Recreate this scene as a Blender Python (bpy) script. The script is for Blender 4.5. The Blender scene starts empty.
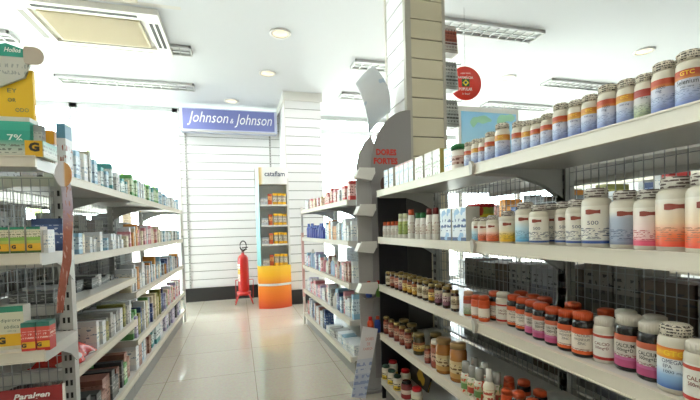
import bpy, math, random
from mathutils import Vector, Matrix, Euler
random.seed(7)
PI = math.pi
SC = bpy.context.scene
COL = SC.collection
R = math.radians

# ------------------------------------------------------------------ view
SC.view_settings.view_transform = 'Standard'
SC.view_settings.look = 'None'
SC.view_settings.gamma = 1.0
SC.view_settings.use_curve_mapping = False
SC.view_settings.exposure = 0.0
SC.cycles.use_denoising = True
SC.cycles.max_bounces = 8
SC.cycles.diffuse_bounces = 4
SC.cycles.transparent_max_bounces = 12
SC.cycles.sample_clamp_indirect = 6.0

CAM_H = 1.05
F = 390.0
cd = bpy.data.cameras.new('camera')
cam = bpy.data.objects.new('camera', cd)
COL.objects.link(cam)
cd.sensor_width = 36
cd.lens = F / 700 * 36
cd.shift_y = 0.0531
cd.clip_start = 0.02
CAMM = (Matrix.Rotation(R(-16.0), 4, 'Z') @ Matrix.Rotation(R(90 - 1.5), 4, 'X') @ Matrix.Rotation(R(-1.5), 4, 'Z'))
cam.matrix_world = Matrix.Translation((0, 0, CAM_H)) @ CAMM
SC.camera = cam
CINV = cam.matrix_world.inverted()

def column(x, y, z):
    p = CINV @ Vector((x, y, z))
    return 350 + F * p.x / max(1e-6, -p.z)

# ------------------------------------------------------------------ materials
def lin(h):
    h = h.lstrip('#')
    v = [int(h[i:i + 2], 16) / 255 for i in (0, 2, 4)]
    return tuple(c / 12.92 if c <= .04045 else ((c + .055) / 1.055) ** 2.4 for c in v) + (1,)

MC = {}
def mat(name, col, rough=.5, metal=0, spec=.5, noise=0, emit=0, coat=0, trans=0, alpha=1):
    if name in MC: return MC[name]
    m = bpy.data.materials.new(name); m.use_nodes = True
    nt = m.node_tree; b = nt.nodes['Principled BSDF']
    b.inputs['Base Color'].default_value = lin(col)
    b.inputs['Roughness'].default_value = rough
    b.inputs['Metallic'].default_value = metal
    b.inputs['Specular IOR Level'].default_value = spec
    b.inputs['Coat Weight'].default_value = coat
    b.inputs['Transmission Weight'].default_value = trans
    b.inputs['Alpha'].default_value = alpha
    if emit:
        b.inputs['Emission Color'].default_value = lin(col)
        b.inputs['Emission Strength'].default_value = emit
    if noise:
        tc = nt.nodes.new('ShaderNodeTexCoord'); n = nt.nodes.new('ShaderNodeTexNoise')
        n.inputs['Scale'].default_value = 9; n.inputs['Detail'].default_value = 4
        mx = nt.nodes.new('ShaderNodeMix'); mx.data_type = 'RGBA'
        c = lin(col)
        mx.inputs['A'].default_value = tuple(x * (1 - noise) for x in c[:3]) + (1,)
        mx.inputs['B'].default_value = tuple(min(1, x * (1 + noise)) for x in c[:3]) + (1,)
        nt.links.new(tc.outputs['Object'], n.inputs['Vector'])
        nt.links.new(n.outputs['Fac'], mx.inputs['Factor'])
        nt.links.new(mx.outputs['Result'], b.inputs['Base Color'])
    MC[name] = m
    return m

def mprint(name, stops, interp='CONSTANT', ink=None, rough=.4, axis='Z', blotch=None):
    """printed paper: bands along one axis; ink=(hex, z0, z1, rows, freq, threshold); blotch=(hex, scale, threshold)"""
    if name in MC: return MC[name]
    m = bpy.data.materials.new(name); m.use_nodes = True
    nt = m.node_tree; N = nt.nodes; L = nt.links
    b = N['Principled BSDF']; b.inputs['Roughness'].default_value = rough
    tc = N.new('ShaderNodeTexCoord'); sp = N.new('ShaderNodeSeparateXYZ')
    L.new(tc.outputs['Generated'], sp.inputs[0])
    cr = N.new('ShaderNodeValToRGB'); r = cr.color_ramp; r.interpolation = interp
    while len(r.elements) > 1: r.elements.remove(r.elements[-1])
    r.elements[0].position = stops[0][0]; r.elements[0].color = lin(stops[0][1])
    for p, c in stops[1:]:
        e = r.elements.new(p); e.color = lin(c)
    L.new(sp.outputs[axis], cr.inputs['Fac'])
    out = cr.outputs['Color']
    def math_(op, a, bb):
        n = N.new('ShaderNodeMath'); n.operation = op
        for i, v in enumerate((a, bb)):
            if hasattr(v, 'links'): L.new(v, n.inputs[i])
            elif v is not None: n.inputs[i].default_value = v
        return n.outputs[0]
    def mixin(mask, col):
        nonlocal out
        mx = N.new('ShaderNodeMix'); mx.data_type = 'RGBA'
        L.new(mask, mx.inputs['Factor']); L.new(out, mx.inputs['A']); mx.inputs['B'].default_value = lin(col)
        out = mx.outputs['Result']
    if blotch:
        n = N.new('ShaderNodeTexNoise'); n.inputs['Scale'].default_value = blotch[1]; n.inputs['Detail'].default_value = 1
        L.new(tc.outputs['Generated'], n.inputs['Vector'])
        mixin(math_('GREATER_THAN', n.outputs['Fac'], blotch[2]), blotch[0])
    if ink:
        col, z0, z1, rows, fq, th = ink
        mp = N.new('ShaderNodeMapping'); mp.inputs['Scale'].default_value = (fq, fq, rows * 1.0)
        L.new(tc.outputs['Generated'], mp.inputs['Vector'])
        n = N.new('ShaderNodeTexNoise'); n.inputs['Scale'].default_value = 1; n.inputs['Detail'].default_value = 1
        L.new(mp.outputs[0], n.inputs['Vector'])
        a = math_('GREATER_THAN', n.outputs['Fac'], th)
        rr = math_('GREATER_THAN', math_('FRACT', math_('MULTIPLY', sp.outputs['Z'], rows), None), .45)
        lo = math_('GREATER_THAN', sp.outputs['Z'], z0); hi = math_('LESS_THAN', sp.outputs['Z'], z1)
        mixin(math_('MULTIPLY', math_('MULTIPLY', a, rr), math_('MULTIPLY', lo, hi)), col)
    L.new(out, b.inputs['Base Color'])
    MC[name] = m
    return m

def mglass(name, tint='f4fbfb', gl=.12):
    if name in MC: return MC[name]
    m = bpy.data.materials.new(name); m.use_nodes = True
    nt = m.node_tree; N = nt.nodes; L = nt.links; N.remove(N['Principled BSDF'])
    t = N.new('ShaderNodeBsdfTransparent'); t.inputs[0].default_value = lin(tint)
    g = N.new('ShaderNodeBsdfGlossy'); g.inputs['Roughness'].default_value = .02
    fr = N.new('ShaderNodeFresnel'); fr.inputs[0].default_value = 1.3
    mx = N.new('ShaderNodeMixShader')
    L.new(fr.outputs[0], mx.inputs[0]); L.new(t.outputs[0], mx.inputs[1]); L.new(g.outputs[0], mx.inputs[2])
    L.new(mx.outputs[0], N['Material Output'].inputs[0])
    MC[name] = m
    return m

def mfloor():
    m = bpy.data.materials.new('glossy_tile'); m.use_nodes = True
    nt = m.node_tree; N = nt.nodes; L = nt.links; b = N['Principled BSDF']
    tc = N.new('ShaderNodeTexCoord')
    mp = N.new('ShaderNodeMapping'); mp.inputs['Location'].default_value = (-.085, .05, 0)
    L.new(tc.outputs['Object'], mp.inputs['Vector'])
    br = N.new('ShaderNodeTexBrick'); br.offset = 0; br.squash = 1
    br.inputs['Scale'].default_value = 1; br.inputs['Brick Width'].default_value = .6; br.inputs['Row Height'].default_value = .6
    br.inputs['Mortar Size'].default_value = .0025; br.inputs['Mortar Smooth'].default_value = .1
    br.inputs['Color1'].default_value = lin('c6bdae'); br.inputs['Color2'].default_value = lin('cbc2b3'); br.inputs['Mortar'].default_value = lin('988c7c')
    L.new(mp.outputs[0], br.inputs['Vector'])
    n = N.new('ShaderNodeTexNoise'); n.inputs['Scale'].default_value = 60; n.inputs['Detail'].default_value = 6
    L.new(tc.outputs['Object'], n.inputs['Vector'])
    mx = N.new('ShaderNodeMix'); mx.data_type = 'RGBA'; mx.blend_type = 'OVERLAY'; mx.inputs['Factor'].default_value = .25
    L.new(br.outputs['Color'], mx.inputs['A']); L.new(n.outputs['Color'], mx.inputs['B'])
    L.new(mx.outputs['Result'], b.inputs['Base Color'])
    b.inputs['Roughness'].default_value = .09
    b.inputs['Specular IOR Level'].default_value = .8
    n2 = N.new('ShaderNodeTexNoise'); n2.inputs['Scale'].default_value = 3.0
    L.new(tc.outputs['Object'], n2.inputs['Vector'])
    bp = N.new('ShaderNodeBump'); bp.inputs['Strength'].default_value = .04; bp.inputs['Distance'].default_value = .02
    L.new(n2.outputs['Fac'], bp.inputs['Height']); L.new(bp.outputs[0], b.inputs['Normal'])
    return m

SHELF = mat('shelf_enamel', 'cdcbc4', .35, noise=.02)
LIP = mat('rail_enamel', 'd8d0bf', .4)
POST = mat('post_enamel', 'bdbdb8', .4)
SLOTM = mat('slot_dark', '1c1c1c', .6)
WIRE = mat('wire_enamel', '9a9c9c', .35, metal=.4)
SLAT = mat('slatwall_white', 'f4f4f3', .45)
SLATB = mat('slatwall_cream', 'd8ceb2', .45)
GROOVE = mat('slat_groove', '7c7a74', .5)
GROOVEB = mat('slat_groove_dark', '4f4839', .5)
WHITE = mat('white_plastic', 'e8e6e0', .35)
CREAM = mat('cream_plastic', 'd0c9b8', .35)
BLACKP = mat('black_plastic', '0f0b09', .2, coat=.3)
ORANGE = mat('orange_plastic', 'c04c20', .35)
RED = mat('red_plastic', 'b3141a', .3)
DRED = mat('maroon_plastic', '6b1a1a', .35)
GREEN = mat('green_plastic', '1f6b35', .35)
GOLD = mat('gold_lid', '8f7a4a', .3, metal=.7)
BLUEP = mat('blue_plastic', '2a3fa0', .3)
INKB = mat('ink_navy', '1d2d55', .5)
INKK = mat('ink_black', '1c1a18', .5)
INKR = mat('ink_red', 'c22a1c', .5)
INKW = mat('ink_white', 'f4f4f0', .5)
METAL = mat('bright_metal', 'b8babc', .25, metal=.9)

# ------------------------------------------------------------------ mesh builder
class MB:
    def __init__(s): s.v = []; s.f = []; s.m = []; s.s = []
    def _a(s, vs, fs, mi=0, sm=False):
        o = len(s.v); s.v += [tuple(v) for v in vs]
        for f in fs: s.f.append([i + o for i in f]); s.m.append(mi); s.s.append(sm)
        return s
    def box(s, x0, x1, y0, y1, z0, z1, mi=0):
        x0, x1 = min(x0, x1), max(x0, x1); y0, y1 = min(y0, y1), max(y0, y1); z0, z1 = min(z0, z1), max(z0, z1)
        vs = [(x, y, z) for x in (x0, x1) for y in (y0, y1) for z in (z0, z1)]
        return s._a(vs, [(0, 1, 3, 2), (4, 6, 7, 5), (0, 4, 5, 1), (2, 3, 7, 6), (0, 2, 6, 4), (1, 5, 7, 3)], mi)
    def prism(s, poly, axis, a, b, mi=0, sm=False):
        """poly in the other two axes (in x,y,z order)"""
        n = len(poly)
        def P(p, t):
            if axis == 'x': return (t, p[0], p[1])
            if axis == 'y': return (p[0], t, p[1])
            return (p[0], p[1], t)
        vs = [P(p, a) for p in poly] + [P(p, b) for p in poly]
        s._a(vs, [tuple(range(n))[::-1], tuple(range(n, 2 * n))], mi)
        o = len(s.v) - 2 * n
        for i in range(n):
            j = (i + 1) % n
            s.f.append([o + i, o + j, o + n + j, o + n + i]); s.m.append(mi); s.s.append(sm)
        return s
    def lathe(s, prof, n=24, c=(0, 0, 0), mi=0, sx=1, sy=1, sm=True, ax='z'):
        vs = []; fs = []
        for r, z in prof:
            for k in range(n):
                a = 2 * PI * k / n
                p = (r * math.cos(a) * sx, r * math.sin(a) * sy, z)
                if ax == 'y': p = (p[0], p[2], p[1])
                if ax == 'x': p = (p[2], p[0], p[1])
                vs.append((c[0] + p[0], c[1] + p[1], c[2] + p[2]))
        for i in range(len(prof) - 1):
            for k in range(n):
                j = (k + 1) % n
                fs.append((i * n + k, i * n + j, (i + 1) * n + j, (i + 1) * n + k))
        s._a(vs, fs, mi, sm)
        o = len(s.v) - len(vs)
        if prof[0][0] > 1e-6: s.f.append([o + k for k in range(n)][::-1]); s.m.append(mi); s.s.append(False)
        if prof[-1][0] > 1e-6: s.f.append([o + (len(prof) - 1) * n + k for k in range(n)]); s.m.append(mi); s.s.append(False)
        return s
    def tube(s, pts, r, n=8, mi=0):
        pts = [Vector(p) for p in pts]; vs = []; fs = []
        up = Vector((0, 0, 1))
        for i, p in enumerate(pts):
            t = (pts[min(i + 1, len(pts) - 1)] - pts[max(i - 1, 0)]).normalized()
            u = t.cross(up)
            if u.length < .05: u = t.cross(Vector((1, 0, 0)))
            u.normalize(); w = t.cross(u)
            for k in range(n):
                a = 2 * PI * k / n
                vs.append(p + (u * math.cos(a) + w * math.sin(a)) * r)
        for i in range(len(pts) - 1):
            for k in range(n):
                j = (k + 1) % n
                fs.append((i * n + k, i * n + j, (i + 1) * n + j, (i + 1) * n + k))
        fs.append(tuple(range(n))[::-1]); fs.append(tuple((len(pts) - 1) * n + k for k in range(n)))
        return s._a(vs, fs, mi, True)
    def build(s, name, mats, parent=None, loc=None, rotz=0, fix=True):
        me = bpy.data.meshes.new(name)
        me.from_pydata(s.v, [], s.f)
        if not isinstance(mats, (list, tuple)): mats = [mats]
        for m in mats: me.materials.append(m)
        me.polygons.foreach_set('material_index', s.m)
        me.polygons.foreach_set('use_smooth', s.s)
        if fix:
            import bmesh
            bm = bmesh.new(); bm.from_mesh(me); bmesh.ops.recalc_face_normals(bm, faces=bm.faces); bm.to_mesh(me); bm.free()
        me.update()
        o = bpy.data.objects.new(name, me); COL.objects.link(o)
        if parent: o.parent = parent
        if loc: o.location = loc
        o.rotation_euler.z = rotz
        return o

def empty(name, loc=(0, 0, 0), rz=0, parent=None):
    o = bpy.data.objects.new(name, None); COL.objects.link(o)
    o.empty_display_size = .05
    o.location = loc; o.rotation_euler.z = rz
    if parent: o.parent = parent
    return o
def tag(o, label, cat, group=None, kind=None):
    o['label'] = label; o['category'] = cat
    if group: o['group'] = group
    if kind: o['kind'] = kind
    return o
def struct(o): o['kind'] = 'structure'; return o
KIDS = {}
def copy_tree(o, parent=None):
    c = o.copy(); COL.objects.link(c); c.parent = parent
    for ch in list(o.children): copy_tree(ch, c)
    return c

# ------------------------------------------------------------------ lettering
TC = {}
def text_geo(s, shear=0, off=0):
    k = (s, shear, off)
    if k in TC: return TC[k]
    cu = bpy.data.curves.new('t', 'FONT'); cu.body = s; cu.size = 1; cu.shear = shear; cu.offset = off
    cu.resolution_u = 2; cu.align_x = 'LEFT'
    o = bpy.data.objects.new('t', cu); COL.objects.link(o)
    bpy.context.view_layer.update()
    me = bpy.data.meshes.new_from_object(o.evaluated_get(bpy.context.evaluated_depsgraph_get()))
    vs = [(v.co.x, v.co.y) for v in me.vertices]; fs = [tuple(p.vertices) for p in me.polygons]
    COL.objects.unlink(o); bpy.data.objects.remove(o); bpy.data.curves.remove(cu); bpy.data.meshes.remove(me)
    x0 = min(v[0] for v in vs); x1 = max(v[0] for v in vs); y0 = min(v[1] for v in vs); y1 = max(v[1] for v in vs)
    TC[k] = ([((x - x0), (y - y0)) for x, y in vs], fs, x1 - x0, y1 - y0)
    return TC[k]
def add_text(mb, s, w, h, place, mi=0, shear=0, off=0, cx=0, cz=0):
    """text fitted to width w (and height h when given); place(u, v) -> 3D point; centred on (cx, cz)"""
    vs, fs, tw, th = text_geo(s, shear, off)
    kx = w / tw; ky = (h / th) if h else kx
    mb._a([place(cx + (x - tw / 2) * kx, cz + (y - th / 2) * ky) for x, y in vs], fs, mi)
def text_flat(name, rows, mats, parent, place):
    mb = MB()
    for r in rows:
        add_text(mb, r['s'], r['w'], r.get('h'), place, r.get('m', 0), r.get('shear', 0), r.get('off', 0), r.get('cx', 0), r.get('cz', 0))
    return mb.build(name, mats, parent, fix=False)
def wrap(Rr):
    return lambda u, v: (Rr * math.sin(u / Rr), -Rr * math.cos(u / Rr), v)

# ------------------------------------------------------------------ registry of shelf goods
ROWS = {}
def reg(o, look, row, cat, group):
    ROWS.setdefault(row, []).append((o, look, cat, group))
ORD = ('first second third fourth fifth sixth seventh eighth ninth tenth eleventh twelfth thirteenth fourteenth fifteenth sixteenth '
       'seventeenth eighteenth nineteenth twentieth').split()
TENS = ['', '', 'twenty', 'thirty', 'forty', 'fifty', 'sixty', 'seventy', 'eighty']
TENTH = {3: 'thirtieth', 4: 'fortieth', 5: 'fiftieth', 6: 'sixtieth'}
def ordinal(n):
    if n <= 20: return ORD[n - 1]
    t, u = divmod(n, 10)
    return TENTH.get(t, 'twentieth') if u == 0 else TENS[t] + '-' + ORD[u - 1]
def finish_labels():
    bpy.context.view_layer.update()
    for row, items in ROWS.items():
        items.sort(key=lambda t: column(*t[0].matrix_world.translation))
        n = len(items)
        for i, (o, look, cat, group) in enumerate(items):
            if len((look + ' x x x on ' + row).split()) > 16: print('LONG', look, row)
            w = ('leftmost' if i == 0 else ('rightmost' if i == n - 1 else ordinal(i + 1) + ' from left'))
            tag(o, '%s, %s on %s' % (look, w, row), cat, group)

# ------------------------------------------------------------------ the room
H = 2.92
XL, XR, YB, YF = -5.2, 6.6, -2.6, 6.45
fl = MB().box(XL, XR, YB, YF + .1, -.1, 0).build('floor', mfloor()); struct(fl)
CEIL = mat('ceiling_paint', 'e2e5ea', .8)
struct(MB().box(XL, XR, YB, YF + .1, H, H + .1).build('ceiling', CEIL))
WALL = mat('wall_paint', 'e4e2de', .7)
struct(MB().box(XL, XR, YB - .1, YB, 0, H).build('wall_rear', WALL))
struct(MB().box(XR, XR + .1, YB, YF, 0, H).build('wall_right', WALL))
# glazed left side of the shop
struct(MB().box(XL - .1, XL, YB, 2.7, 0, H).build('wall_left', WALL))
GL = mglass('window_glass')
FR = mat('window_frame_paint', 'd8dcdc', .4)
wi = 0
ly = [2.7, 3.9, 5.1, YF]
for y0, y1 in zip(ly[:-1], ly[1:]):
    wi += 1
    o = struct(MB().box(XL - .09, XL - .03, y0, y1, 0, .1).box(XL - .09, XL - .03, y0, y1, H - .06, H).box(XL - .09, XL - .03, y0, y0 + .05, .1, H - .06)
        .box(XL - .09, XL - .03, y1 - .05, y1, .1, H - .06).build('window_%d' % wi, FR))
    MB().box(XL - .065, XL - .055, y0 + .05, y1 - .05, .1, H - .06).build('pane', GL, o)
# glass shop front
x = XL
fx = [XL, -3.6, -2.2, -.85, .7, 1.25, 2.6, 4.0, 5.3, XR]
for a, b in zip(fx[:-1], fx[1:]):
    wi += 1
    m = MB()
    m.box(a, a + .05, YF, YF + .06, 0, H).box(b - .05, b, YF, YF + .06, 0, H).box(a, b, YF, YF + .06, 0, .1).box(a, b, YF, YF + .06, H - .06, H)
    m.box(a, b, YF - .01, YF + .07, 2.62, 2.7)
    o = struct(m.build('window_%d' % wi, FR))
    MB().box(a + .05, b - .05, YF + .02, YF + .03, .1, 2.62).box(a + .05, b - .05, YF + .02, YF + .03, 2.7, H - .06).build('pane', GL, o)

def slats(m, axis, a0, a1, plane, out, z0, z1, pitch=.125, gap=.009, mi=0, gi=1, dep=.012):
    """slatwall boards facing out (+1/-1) along the other horizontal axis"""
    def bx(p0, p1, u0, u1, za, zb, i):
        if axis == 'x': m.box(u0, u1, p0, p1, za, zb, i)
        else: m.box(p0, p1, u0, u1, za, zb, i)
    bx(plane - out * dep, plane - out * (dep + .012), a0, a1, z0, z1, gi)
    z = z0
    while z < z1 - 1e-4:
        bx(plane, plane - out * dep, a0, a1, z, min(z1, z + pitch - gap), mi); z += pitch

# slatted display wall
m = MB(); slats(m, 'x', -.78, .67, 6.2, -1, .2, 2.83)
m.box(-.78, .67, 6.224, 6.3, 0, 2.83, 2)
m.box(-.795, -.78, 6.19, 6.3, .0, 2.84, 2)
bw = struct(m.build('wall_back', [SLAT, GROOVE, WHITE]))
for xx in (-.70, .52):
    t = MB().box(xx - .013, xx + .013, 6.188, 6.199, .2, 2.83)
    for k in range(60): t.box(xx - .004, xx + .004, 6.185, 6.188, .24 + k * .042, .255 + k * .042, 1)
    t.build('slotted_track', [POST, SLOTM], bw)
BB = mat('baseboard_black', '2b2a29', .45)
struct(MB().box(-.795, .67, 6.17, 6.185, 0, .2).build('baseboard_back', BB))
# pier beyond the shelves
m = MB(); slats(m, 'x', .67, 1.17, 5.4, -1, .2, 2.80); slats(m, 'y', 5.424, 6.17, .67 + .0, -1, .2, 2.80)
m.box(.7, 1.15, 5.43, 6.3, 0, 2.80, 2)
m.box(.655, .668, 5.385, 5.40, .2, 2.83, 2)
struct(m.build('wall_pier', [SLAT, GROOVE, WHITE]))
struct(MB().box(.655, 1.17, 5.375, 5.39, 0, .2).box(.645, .657, 5.39, 6.165, 0, .2).build('baseboard_pier', BB))
struct(MB().box(.645, 1.19, 5.37, 6.3, 2.80, H).build('trim_1', WHITE))
# near column clad in slats
CX0, CX1, CY0, CY1 = 1.065, 1.345, 2.31, 2.66
m = MB(); slats(m, 'x', CX0 + .035, CX1 - .02, CY0, -1, .0, H, .125, .007, 0, 1); slats(m, 'y', CY0 + .03, CY1 - .03, CX0, -1, 0, H, .125, .007, 2, 1)
m.box(CX0 + .024, CX1 - .005, CY0 + .024, CY1, 0, H, 3)
m.box(CX0 - .004, CX0 + .035, CY0 - .004, CY0 + .03, 0, H, 4)
m.box(CX1 - .02, CX1, CY0 - .004, CY0 + .03, 0, H, 4)
m.box(CX0 - .004, CX0 + .02, CY1 - .03, CY1, 0, H, 4)
struct(m.build('column', [SLATB, GROOVEB, SLAT, WALL, mat('corner_bead', 'b9b3a6', .35)]))

# ceiling step beside the air conditioner; its beige colour carries the shade
struct(MB().box(-4.6, -.70, 2.3, 3.44, H - .07, H - .0005).build('trim_2', mat('soffit_shaded', 'd9d0c2', .8)))
struct(MB().box(-1.1, -.40, 3.55, 3.6, H - .0005, H).build('trim_3', WALL))

# ------------------------------------------------------------------ outside
struct(MB().box(-30, 30, YF + .12, 40, -.15, -.12).build('ground', mat('pavement_pale', 'c9c4ba', .9, noise=.1)))
struct(MB().box(-30, XL - .2, YB - 5, YF + .11, -.15, -.12).build('ground', MC['pavement_pale']))
LEAF = mat('tree_leaf', 'a9c47e', .7, noise=.2)
def tree(x, y, h, seed):
    rnd = random.Random(seed)
    t = empty('street_tree', (x, y, -.12))
    MB().tube([(0, 0, 0), (.05, 0, h * .3), (0, .05, h * .6)], .1).build('trunk', mat('bark', '6b5a48', .9), t)
    m = MB()
    for k in range(200):
        a = rnd.random() * 2 * PI; rr = (rnd.random() ** .5) * h * .34; z = h * .45 + rnd.random() * h * .5
        rr *= max(.2, 1 - abs(z / h - .7) * 2)
        c = Vector((rr * math.cos(a), rr * math.sin(a), z)); s = .1 + rnd.random() * .12
        u = Vector((rnd.uniform(-1, 1), rnd.uniform(-1, 1), rnd.uniform(-1, 1))).normalized(); v = u.orthogonal().normalized()
        m._a([c - u * s, c + v * s * .5, c + u * s, c - v * s * .5], [(0, 1, 2, 3)])
    f = m.build('foliage', LEAF, t, fix=False)
    return t
tag(tree(-2.6, 10.5, 4.2, 1), 'pale green street tree seen above the left shelving, through the glass front', 'tree')
tag(tree(-4.6, 12, 3.8, 2), 'pale green street tree farther left beyond the glass front', 'tree')
tag(tree(2.0, 11, 4.6, 3), 'pale green tree outside between the slatted pier and the column', 'tree')

# ------------------------------------------------------------------ lights
LOUV = mat('louver_metal', 'a9abab', .3, metal=.6)
TUBE = mat('fluorescent_tube', 'e8ecec', .5)
def troffer(x0, x1, y, w, label, name='ceiling_light'):
    t = empty(name, ((x0 + x1) / 2, y, H)); L_ = (x1 - x0) / 2
    m = MB().box(-L_, L_, -w / 2, -w / 2 + .015, -.03, 0).box(-L_, L_, w / 2 - .015, w / 2, -.03, 0)
    m.box(-L_, -L_ + .015, -w / 2, w / 2, -.03, 0).box(L_ - .015, L_, -w / 2, w / 2, -.03, 0).box(-L_, L_, -w / 2, w / 2, -.003, 0)
    m.build('frame', mat('light_frame', 'c9cbcb', .4), t)
    lv = MB(); n = max(2, int(2 * L_ / .1))
    for k in range(1, n): xx = -L_ + k * 2 * L_ / n; lv.box(xx - .004, xx + .004, -w / 2 + .015, w / 2 - .015, -.026, -.016)
    lv.box(-L_ + .015, L_ - .015, -.004, .004, -.027, -.017)
    lv.build('louver', LOUV, t)
    for s in (-1, 1):
        MB().box(-L_ + .03, L_ - .03, s * w / 4 - .01, s * w / 4 + .01, -.015, -.006).build('tube', TUBE, t)
    tag(t, label, 'ceiling light', 'louvered ceiling lights')
    return t
troffer(1.75, 2.95, 3.28, .22, 'long louvered ceiling light just right of the cream column')
troffer(1.32, 2.55, 4.3, .22, 'louvered ceiling light whose end shows left of the cream column')
troffer(1.45, 2.7, 5.35, .22, 'farther louvered ceiling light left of the column, toward the windows')
troffer(4.0, 5.2, 4.3, .22, 'louvered ceiling light above the orange-label bottles, at the right')
troffer(3.75, 4.95, 5.3, .22, 'distant louvered ceiling light right of the blue poster')
troffer(-2.0, -.48, 5.45, .22, 'long louvered ceiling light above the left shelving and blue sign')
for a in ((-.62, -.40, 4.36, 'small square louvered light beside the air conditioner'), (-.56, -.34, 3.22, 'small square louvered light at the top edge of the photo'),
          (-2.15, -1.95, 4.4, 'small louvered light left of the air conditioner')):
    troffer(a[0], a[1], a[2], .2, a[3])
def downlight(x, y, label):
    t = empty('downlight', (x, y, H))
    MB().lathe([(.075, -.001), (.1, -.001), (.1, -.012), (.075, -.012), (.075, -.001)], 28).build('ring', WHITE, t)
    MB().lathe([(.0, -.004), (.074, -.004), (.074, -.008), (0, -.008)], 24).build('lens', mat('downlight_lens', 'd9c8a8', .3, emit=1.2), t)
    tag(t, label, 'downlight', 'round ceiling downlights')
for x, y, l in ((.45, 3.8, 'largest round downlight in the middle of the ceiling'), (.40, 4.8, 'round downlight between the near one and the blue sign'),
                (-.03, 5.93, 'round downlight right above the blue sign'), (3.4, 4.3, 'small round downlight right of the red round sign'),
                (4.4, 3.3, 'round downlight above the bottles at the right edge')): downlight(x, y, l)

def area(name, loc, size, sy, power, col, rot=(0, 0, 0)):
    l = bpy.data.lights.new(name, 'AREA'); l.shape = 'RECTANGLE'; l.size = size; l.size_y = sy; l.energy = power; l.color = col
    o = bpy.data.objects.new(name, l); COL.objects.link(o); o.location = loc; o.rotation_euler = rot
    return o
WARM = (1, .92, .80)
for x, y, lx in () and ((2.35, 3.28, 1.2), (1.95, 4.3, 1.2), (2.1, 5.35, 1.2), (4.6, 4.3, 1.2), (4.35, 5.3, 1.2), (-1.24, 5.45, 1.5), (-2.8, 3.3, 1.2)):
    pass
for x, y, lx in ((2.1, 5.35, 1.2), (-1.24, 5.45, 1.5), (1.95, 4.3, 1.2), (.45, 3.8, .3), (.40, 4.8, .3)):
    area('fill_lamp', (x, y, H - .04), lx, .2 if lx > 1 else .14, 20 if lx > 1 else 5, (.97, .99, 1))  # fill lamps added under unlit fixtures to brighten the far end
# warm fill lamps without fixtures, added for the warm tone near the camera
for x, y in ((-.3, .7), (-.3, -1.2)):
    area('fill_lamp', (x, y, H - .04), 1.2, .3, 11, WARM)
area('fill_lamp', (3.4, .2, H - .04), 1.2, .3, 4, WARM)
area('fill_lamp', (-3.2, .2, H - .04), 1.2, .3, 6, WARM)

# world
W = bpy.data.worlds.new('sky'); SC.world = W; W.use_nodes = True
W.node_tree.nodes['Background'].inputs[0].default_value = (.95, .975, 1.0, 1)
W.node_tree.nodes['Background'].inputs[1].default_value = 17.0
sun = bpy.data.lights.new('sun', 'SUN'); sun.energy = 20; sun.angle = .01; sun.color = (1, .96, .88)
so = bpy.data.objects.new('sun', sun); COL.objects.link(so)
so.rotation_euler = Vector((-.12, -.50, -1)).to_track_quat('-Z', 'Y').to_euler()

# ------------------------------------------------------------------ air conditioner
t = empty('air_conditioner', (-1.14, 4.05, H))
m = MB()
m.box(-.55, .55, -.42, -.30, -.05, 0).box(-.55, .55, .27, .42, -.05, 0).box(-.55, -.43, -.30, .27, -.05, 0).box(.43, .55, -.30, .27, -.05, 0)
m.box(-.43, .43, -.30, .27, -.02, 0)
m.build('frame', WHITE, t)
g = MB().box(-.38, .38, -.27, .23, -.052, -.036)
for k in range(25): g.box(-.36, .36, -.255 + k * .019, -.247 + k * .019, -.056, -.052)
g.build('intake_grille', mat('grille_cream', 'cdbf9f', .5), t)
MB().box(-.38, .38, -.375, -.34, -.0515, -.04).build('air_slot', SLOTM, t)
MB().box(-.38, .38, .33, .345, -.0515, -.04).build('air_slot', mat('slot_grey', '77726a', .5), t)
MB().box(-.515, -.47, -.26, .22, -.0515, -.04).build('air_slot', MC['slot_grey'], t)
for xx in (.465, .51): MB().box(xx - .014, xx + .014, -.26, .22, -.0515, -.04).build('air_slot', SLOTM, t)
tag(t, 'white ceiling cassette air conditioner with a beige square grille', 'air conditioner')

# ------------------------------------------------------------------ blue sign
t = empty('fascia_sign', (-.062, 6.185, 2.49))
MB().box(-.68, .68, -.2, 0, 0, .32).build('box', mat('sign_case', 'c6cbe0', .4), t)
MB().box(-.64, .64, -.206, -.2, .018, .302).build('face', mat('sign_blue', '6a72ad', .4), t)
text_flat('lettering', [dict(s='Johnson', w=.56, h=.20, cx=-.30, cz=.165, shear=.32), dict(s='&', w=.05, h=.07, cx=.028, cz=.15, shear=.3),
    dict(s='Johnson', w=.54, h=.20, cx=.335, cz=.155, shear=.32)], INKW, t, lambda u, v: (u, -.2075, v))
MB().box(-.655, .655, -.21, -.2, -.02, 0).build('lower_trim', POST, t)
tag(t, 'blue box sign with white Johnson & Johnson script above the slatted wall', 'sign')

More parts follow.
